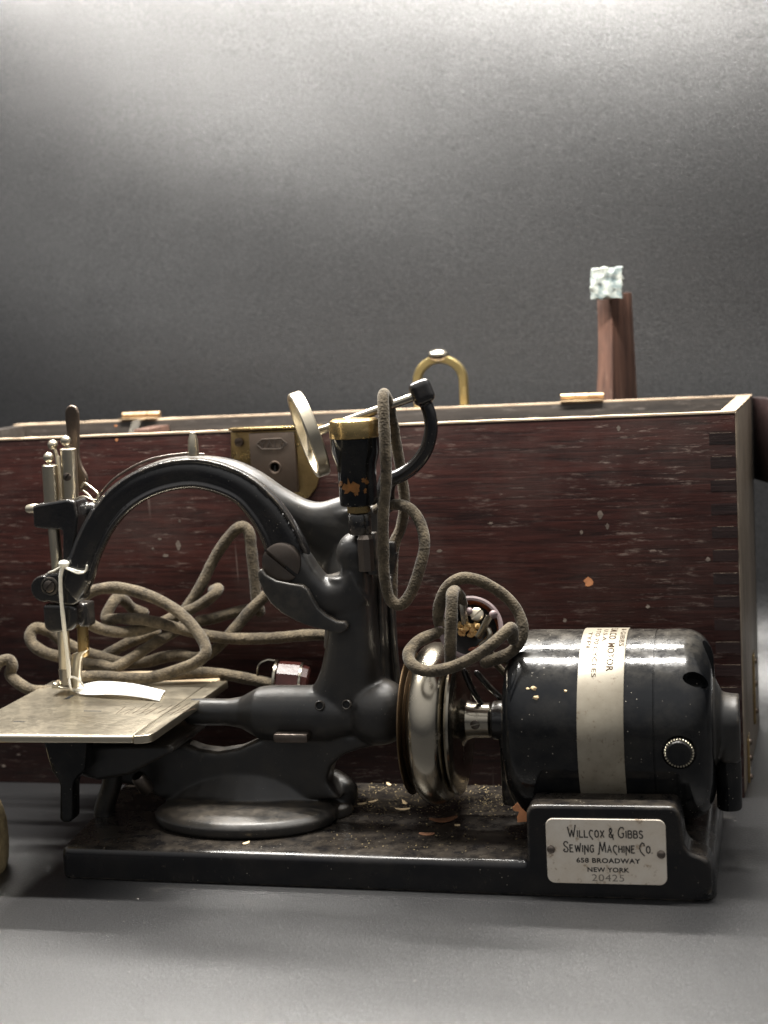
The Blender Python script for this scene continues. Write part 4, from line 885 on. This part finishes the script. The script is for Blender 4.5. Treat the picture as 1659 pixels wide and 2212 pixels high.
# ------------------------------------------------------------------ cords
def cord(name, strands, r, parent=None):
    return merge(*[tube([P(x, y, Y) for x, y, Y in st], r, 14, 9, True, True, 0.10) for st in strands])
k2 = lambda x, y: (x*.3111, y*.3111+1216.5)
k3 = lambda x, y: (x*.3555+368.7, y*.3555+847.9)
k5 = lambda x, y: (x*.3111+368.7, y*.3111+1216.5)
RC = 0.335
lc = thing('power_cord', 'long brown cloth-covered cord tangled over the cloth plate with a brown bakelite plug', 'cord', tuple(Z(250, 1480, 8.0)))
def left_cord():
    S1 = [(-40, 735, 8.2), (0, 685, 8.4), (62, 672, 8.6), (85, 715, 8.6), (70, 775, 8.6), (135, 838, 8.4), (220, 882, 8.3), (320, 888, 8.6), (440, 868, 9.2), (560, 800, 9.6), (700, 786, 9.6), (900, 800, 9.3), (1050, 795, 9.2), (1200, 752, 9.4), (1350, 695, 9.6), (1425, 630, 9.8), (1412, 545, 10.2), (1345, 445, 10.6), (1240, 340, 11.0), (1090, 250, 11.2), (900, 185, 11.2), (750, 172, 11.0), (620, 205, 10.8), (550, 285, 10.5), (570, 365, 10.4), (640, 430, 10.5), (740, 468, 10.8), (880, 478, 11.2), (1040, 445, 11.8), (1220, 370, 12.4), (1390, 290, 12.6), (1490, 215, 12.6), (1515, 178, 13.2), (1480, 190, 14.0)]
    S2 = [(430, 655, 11.0), (310, 620, 11.0), (225, 560, 11.2), (210, 490, 11.4), (255, 450, 11.7), (340, 475, 12.0), (440, 545, 12.2), (560, 605, 12.4), (700, 652, 12.4), (860, 690, 12.2), (1000, 690, 12.2), (1130, 655, 12.4), (1250, 640, 12.6), (1380, 655, 12.4), (1490, 600, 12.6), (1600, 490, 13.0), (1720, 350, 13.4), (1830, 240, 13.6), (1900, 170, 13.8)]
    S3 = [(430, 655, 11.0), (560, 692, 10.8), (700, 708, 10.6), (790, 728, 10.5), (900, 668, 11.0), (1050, 570, 11.6), (1180, 490, 12.4), (1300, 420, 13.2)]
    S4 = [(1000, 345, 14.2), (920, 315, 14.0), (870, 265, 13.4), (820, 240, 12.8), (775, 290, 12.2), (742, 385, 11.8), (850, 385, 11.4), (1000, 395, 11.3), (1120, 420, 11.4), (1300, 470, 11.8), (1480, 510, 12.2), (1660, 525, 12.6), (1900, 520, 12.8), (2130, 500, 12.8), (2280, 500, 12.8)]
    S5 = [(640, 690, 12.8), (760, 625, 12.8), (900, 550, 13.0), (1080, 480, 13.4)]
    st = [[(*k2(x, y), Y) for x, y, Y in S] for S in (S1, S2, S3, S4, S5)]
    st.append([(*k3(x, y), Y) for x, y, Y in ((90, 1320, 13.8), (180, 1180, 14.0), (270, 1000, 14.2), (360, 870, 14.2), (430, 815, 14.2), (475, 850, 14.2), (490, 960, 14.2), (508, 1100, 14.2), (520, 1240, 14.2), (540, 1330, 14.4))])
    st.append([(*k2(x, y), Y) for x, y, Y in ((1380, 405, 14.2), (1480, 385, 14.4), (1600, 350, 14.5), (1720, 320, 14.6))])
    st.append([(*k5(x, y), Y) for x, y, Y in ((-160, 800, 10.6), (0, 785, 11.0), (150, 762, 11.3), (330, 768, 11.6), (520, 800, 11.8), (640, 825, 11.9), (740, 850, 12.0))])
    for s_ in st: obj('cord_strand', cord('c', [s_], RC), M['cord'], lc, ang=60)
    # plug: faceted brown body, metal collar, dark cable mouth
    A = P(596, 1470, 12.0); B = P(668, 1478, 12.3); ax = (B-A).normalized(); s = sc(12); L = (B-A).length
    pb = obj('plug_body', lathe([(0.05, 0), (0.05, 40*s), (0.12, 44*s), (1.35, 46*s), (1.4, 42*s), (L-0.1, 38*s), (L, 30*s), (L, 0)], A, ax, 10), M['bakelite'], lc, ang=20)
    bm = bmesh.new(); u, v, d = frame_of(ax); rings = []
    for h, r in ((-0.1, 34*s), (-0.1, 47*s), (0.03, 47*s), (0.03, 34*s)): rings.append([bm.verts.new(A+d*h+u*(r*math.cos(2*math.pi*k/36))+v*(r*math.sin(2*math.pi*k/36))) for k in range(36)])
    for i in range(4):
        for k in range(36): bm.faces.new((rings[i][k], rings[(i+1) % 4][k], rings[(i+1) % 4][(k+1) % 36], rings[i][(k+1) % 36]))
    rec(bm); obj('plug_collar', bm, M['nickel'], lc)
    obj('plug_ring', lathe([(1.38, 44*s), (1.38, 46.5*s), (1.5, 46.5*s), (1.5, 44*s)], A, ax, 36), M['nickel'], pb)
    obj('plug_loop', tube([A+UP*(45*s), A+UP*(44*s)-ax*0.45, A+UP*(30*s)-ax*0.95, A-ax*1.05, A-UP*(25*s)-ax*0.85], 0.07, 8, 6), M['nickel'], lc)
left_cord()
hc = thing('hanging_cord', 'loop of brown cloth-covered cord hung over the nickel spool rod', 'cord', tuple(P(850, 1300, 4.6)))
H1 = [(845, 905, 6.4), (838, 870, 6.0), (829, 850, 5.2), (828, 880, 4.7), (832, 960, 4.4), (834, 1040, 4.3), (828, 1110, 4.3), (828, 1180, 4.4), (831, 1250, 4.5), (843, 1295, 4.6), (866, 1306, 4.7), (888, 1280, 4.8), (906, 1230, 5.0), (917, 1175, 5.3), (906, 1125, 5.8), (880, 1095, 6.4), (845, 1090, 7.0), (815, 1100, 7.4)]
H2 = [(838, 866, 6.2), (846, 900, 7.0), (856, 960, 7.6), (868, 1030, 8.0), (874, 1090, 8.2), (866, 1140, 8.3), (852, 1175, 8.2), (848, 1230, 8.0), (846, 1300, 8.0)]
for s_ in (H1, H2): obj('cord_strand', cord('c', [s_], 0.295), M['cord'], hc, ang=60)

rc = thing('connector_cord', 'coiled brown cord carrying an open round connector in front of the handwheel', 'cord', tuple(P(1010, 1450, 2.0)))
k6 = lambda x, y: (x*.15555+921.6, y*.15555+1223.9)
def right_cord():
    T1 = [(330, 1330, 2.6), (330, 1180, 2.2), (332, 1000, 2.1), (345, 700, 2.2), (350, 480, 2.4), (358, 370, 2.8), (400, 340, 3.4), (460, 420, 4.0), (490, 520, 4.4)]
    T2 = [(250, 900, 4.2), (165, 740, 4.0), (190, 500, 3.8), (285, 290, 3.7), (440, 175, 3.7), (620, 165, 3.8), (840, 245, 4.0), (1070, 395, 4.2), (1240, 580, 4.2), (1325, 800, 4.0), (1310, 1000, 3.8), (1190, 1170, 3.6), (1000, 1270, 3.5), (820, 1330, 3.6)]
    T3 = [(1200, 1010, 3.2), (1180, 860, 2.6), (1120, 890, 2.2), (990, 1010, 1.9), (800, 1160, 1.6), (600, 1285, 1.4), (360, 1395, 1.3), (110, 1450, 1.3), (-90, 1430, 1.4), (-225, 1330, 1.7), (-245, 1200, 2.2), (-140, 1060, 2.8), (40, 960, 3.4), (190, 910, 3.9)]
    T4 = [(850, 1260, 4.8), (1000, 1390, 4.8), (1080, 1480, 4.9), (1190, 1580, 5.4)]
    T5 = [(880, 1200, 5.2), (1010, 1280, 5.2), (1120, 1330, 5.4), (1250, 1400, 6.0)]
    T6 = [(520, 1450, 5.2), (600, 1640, 5.4), (720, 1850, 5.8), (820, 2000, 6.2)]
    T7 = [(700, 1480, 5.6), (850, 1650, 5.8), (1000, 1800, 6.4), (1100, 1900, 7.0)]
    for i, S in enumerate((T1, T2, T3, T4, T5, T6, T7)): obj('cord_strand', cord('c', [[(*k6(x, y), Y) for x, y, Y in S]], (0.30 if i < 3 else 0.16)), M['cord' if i < 5 else 'lacquer'], rc, ang=60)
    # the open connector: a cup facing the camera with screws, blades and packing
    c = P(*k6(610, 850), 4.2); ax = ((CAM-c).normalized()+Vector((0.05, 0, 0.25))).normalized(); s = sc(4); u, v, d = frame_of(ax)
    R = 69*s
    shell = lathe([(-1.6, 0), (-1.6, R*0.55), (-1.1, R*0.85), (-0.5, R*0.97), (0.0, R), (0.0, R*0.86), (-0.6, R*0.82), (-0.7, 0)], c, ax, 48)
    sh_ = obj('connector_shell', shell, M['orange'], rc, ang=30)
    rim = lathe([(0.0, R*0.86), (0.004, R*1.01), (0.10, R*1.0), (0.13, R*0.93), (0.10, R*0.865)], c, ax, 48); bm = rim
    for f in [f for f in bm.faces if len(f.verts) > 4]: bmesh.ops.delete(bm, geom=[f], context='FACES_ONLY')
    obj('connector_rim', bm, M['mauve'], sh_, ang=30)
    obj('connector_floor', lathe([(-0.72, 0), (-0.72, R*0.85), (-0.55, R*0.85), (-0.55, 0)], c, ax, 40), M['hole'], sh_)
    def at(x, y, h): p = P(*k6(x, y), c.y); return p+ax*h
    for x, y, an in ((700, 650, 0.7), (540, 1080, 1.5)): obj('terminal_screw', screw(at(x, y, -0.4), ax, 92*.15555*s, 0.26, an, 0.13), M['plate'], sh_)
    X, Yv = RIGHT, CUP
    for x, y, an in ((510, 640, -8), (790, 850, 28)):
        rot = Matrix((X, Yv, -FWD)).transposed() @ Matrix.Rotation(math.radians(-an), 3, 'Z') @ Matrix.Rotation(math.radians(35), 3, 'Y')
        obj('contact_blade', obox(at(x, y, 0.15), (0.42, 1.25, 0.10), rot, 0.04), M['nickel'], sh_)
    obj('terminal_clip', tube([at(860, 870, -0.1), at(880, 950, 0.0), at(830, 1030, 0.0), at(740, 1090, -0.1)], 0.16, 10, 5), M['nickel'], sh_)
    for x, y in ((595, 610), (930, 650)): obj('terminal_bead', ball(at(x, y, -0.25), 0.22, 14), M['mauve'], sh_)
    obj('copper_strands', tube([at(560, 1170, -0.2), at(620, 1140, -0.1), at(680, 1130, -0.15), at(720, 1110, -0.2)], 0.09, 8, 4), M['orange'], sh_)
    pk = []
    for k in range(46):
        b_ = bmesh.new(); bmesh.ops.create_icosphere(b_, subdivisions=1, radius=random.uniform(0.09, 0.17)); p = at(580+random.uniform(-135, 130), 850+random.uniform(-75, 80), random.uniform(-0.4, -0.05))
        for w in b_.verts: w.co = w.co*random.uniform(0.7, 1.25)+p
        pk.append(b_)
    obj('packing', merge(*pk), M['cork'], sh_, flat=True)
right_cord()

# ------------------------------------------------------------------ paper tag and its string
tg = thing('price_tag', 'blank white paper tag on white string lying on the cloth plate by the needle', 'tag', tuple(Z(250, 1495, 8.0)))
def tagcard():
    near = [(158, 1494), (184, 1500), (249, 1500), (305, 1506), (345, 1514)]; far = [(172, 1481), (212, 1472), (274, 1475), (314, 1482), (357, 1492)]
    zn = [8.06, 8.12, 8.25, 8.16, 8.06]; zf = [8.10, 8.30, 8.42, 8.30, 8.12]
    A = cat([Z(x, y, z) for (x, y), z in zip(near, zn)], 6); B = cat([Z(x, y, z) for (x, y), z in zip(far, zf)], 6)
    bm = bmesh.new(); top = [[bm.verts.new(a.lerp(b, t/8)+Vector((0, 0, 0.10*math.sin(math.pi*t/8)))) for t in range(9)] for a, b in zip(A, B)]
    for p, q_ in zip(top, top[1:]):
        for k in range(8): bm.faces.new((p[k], q_[k], q_[k+1], p[k+1]))
    ex = bmesh.ops.extrude_face_region(bm, geom=bm.faces[:]); [setattr(v, 'co', v.co+Vector((0, 0, -0.035))) for v in ex['geom'] if isinstance(v, bmesh.types.BMVert)]
    rec(bm); obj('tag_card', bm, M['paper'], tg, ang=50)
    st = [P(136, 1222, 5.15), P(131, 1245, 5.1), P(132, 1290, 5.2), P(137, 1340, 5.35), P(143, 1395, 5.9), P(148, 1440, 6.3), P(149, 1462, 6.6)]
    obj('string', merge(tube(st, 0.115, 10, 8, True, True, 0.25), tube([st[-1], P(152, 1485, 6.5), Z(158, 1492, 8.16), Z(172, 1489, 8.3)], 0.065, 8, 8), tube([st[-1], P(163, 1464, 6.9), P(174, 1473, 7.2), Z(181, 1483, 8.35)], 0.065, 8, 8)), M['string'], tg)
    obj('string_knot', merge(ball(P(138, 1218, 5.2), 0.26, 14, (1.2, 1, .8)), tube([P(136, 1224, 5.15), P(150, 1228, 5.05), P(170, 1234, 5.0), P(184, 1234, 5.0), P(188, 1222, 5.0)], 0.055, 8, 6), tube([P(136, 1224, 5.15), P(150, 1231, 5.0), P(168, 1238, 4.98), P(180, 1237, 4.95)], 0.055, 8, 6), tube([P(134, 1222, 5.2), P(118, 1232, 5.4), P(104, 1238, 5.6), P(92, 1252, 5.9)], 0.05, 8, 6)), M['string'], tg)
tagcard()

# ------------------------------------------------------------------ debris on the base
def flake(name, px, py, w, h, rot, m, label, cat_, group=None, z=1.64, curl=0.15):
    p = Z(px, py, z); bm = bmesh.new(); n = 6; rows = []
    for i in range(n+1):
        t = i/n*2-1; wd_ = h/2*(1-0.75*abs(t)**2.2)*(1+0.35*noise.noise(Vector((px+i*0.8, py, 0))))
        rows.append([bm.verts.new(Matrix.Rotation(rot, 3, 'Z') @ Vector((t*w/2, s*wd_, curl*w*(0.3+0.7*t*t)*0.5+0.02+s*0.02))+p) for s in (-1, 1)])
    for A, B in zip(rows, rows[1:]): bm.faces.new((A[0], B[0], B[1], A[1]))
    ex = bmesh.ops.extrude_face_region(bm, geom=bm.faces[:]); [setattr(v, 'co', v.co+Vector((0, 0, 0.03))) for v in ex['geom'] if isinstance(v, bmesh.types.BMVert)]
    rec(bm); o = obj(name, bm, m, loc=p); return tag(o, label, cat_, group)
gp = 'pale slivers on the machine base'; gl = 'tiny pale wood sliver lying loose on the black base behind the front lip'
for px, py, w, rot in ((840, 1696, .55, -0.9), (782, 1738, .5, .5), (806, 1733, .6, .7), (874, 1736, .75, -1.0), (870, 1750, .8, .1), (1102, 1704, .5, .9), (988, 1784, .3, 0)): flake('wood_sliver', px, py, w, .16, rot, M['flake'], gl, 'sliver', gp)
flake('wood_sliver', 532, 1823, .45, .16, 1.0, M['flake'], 'pale wood sliver on the front lip of the base below the oval foot', 'sliver')
flake('wood_sliver', 1172, 1743, 1.2, .12, .25, M['leaf'], 'long thin brown splinter on the base behind the brown leaf flake', 'sliver')
flake('leaf_flake', 958, 1776, 1.5, .5, .35, M['leaf'], 'curled brown leaf flake lying on the base below the handwheel', 'leaf', curl=0.3)
flake('leaf_flake', 922, 1804, .8, .3, .05, M['leaf'], 'small flat brown flake near the front lip of the base', 'leaf')
o = P(1125, 1752, 1.4)
bm = prism([(P(x, y, 1.3).x, P(x, y, 1.3).z) for x, y in ((1107, 1744), (1118, 1733), (1127, 1746), (1139, 1756), (1139, 1774), (1118, 1776), (1117, 1764), (1122, 1753), (1110, 1751))], 1.25, 1.32, 0.01, 1)
tag(obj('paper_scrap', bm, M['scrap'], loc=o), 'torn orange scrap leaning against the left side of the motor pedestal', 'scrap')
cb = bmesh.new()
for k in range(900):
    x = random.uniform(13.2, 23.3); y = random.uniform(6.5, 12.0) if random.random() < 0.8 else random.uniform(1, 6.5); r = random.uniform(0.012, 0.04)*(1.4 if random.random() < .1 else 1)
    b_ = bmesh.ops.create_icosphere(cb, subdivisions=0 if False else 1, radius=r)
    for v in b_['verts']: v.co = Vector((v.co.x*random.uniform(.7, 1.6), v.co.y, v.co.z*0.5))+Vector((x, y, 1.66))
cr = obj('crumbs', cb, M['tan'], flat=True); cr['kind'] = 'stuff'; cr['label'] = 'fine pale crumbs and sawdust strewn over the rear of the machine base'; cr['category'] = 'debris'
gm = 'dirt specks on the motor'
for px, py, r in ((1153, 1487, .13), (1157, 1507, .14), (1140, 1488, .08), (1222, 1492, .07)):
    p = on_motor(px, py); b_ = ball(p, r, 8, (1.2, .8, .8))
    for v in b_.verts: v.co += Vector((noise.noise(v.co*9), noise.noise(v.co*8+Vector((3, 0, 0))), noise.noise(v.co*7)))*0.05
    tag(obj('dirt_speck', b_, M['flake'], loc=p), 'small pale dirt speck stuck on the left half of the black motor', 'speck', gm)

# ------------------------------------------------------------------ object cut off by the left edge
c = Z(6, 1893, 0.0); e = P(14, 1800, c.y)
R = 3.2; prof = [(0, 0), (0, R*0.93), (0.5, R*0.97), (1.5, R), (2.6, R*0.985), (3.4, R*0.93), (3.9, R*0.84), (4.1, R*0.6), (4.1, 0)]
bm = lathe(prof, (e.x-R-0.5, c.y+0.3, 0), UP, 72)
bmesh.ops.subdivide_edges(bm, edges=bm.edges[:], cuts=1, use_grid_fill=True)
for v in bm.verts: v.co += Vector((v.co.x-(e.x-R), v.co.y-c.y, 0)).normalized()*0.05*noise.noise(v.co*5)
tag(obj('tan_roll', bm, M['tan'], loc=(e.x-R, c.y, 0), ang=60), 'rough tan rounded object cut off by the left edge beside the base', 'roll')

scene.render.engine = 'CYCLES'
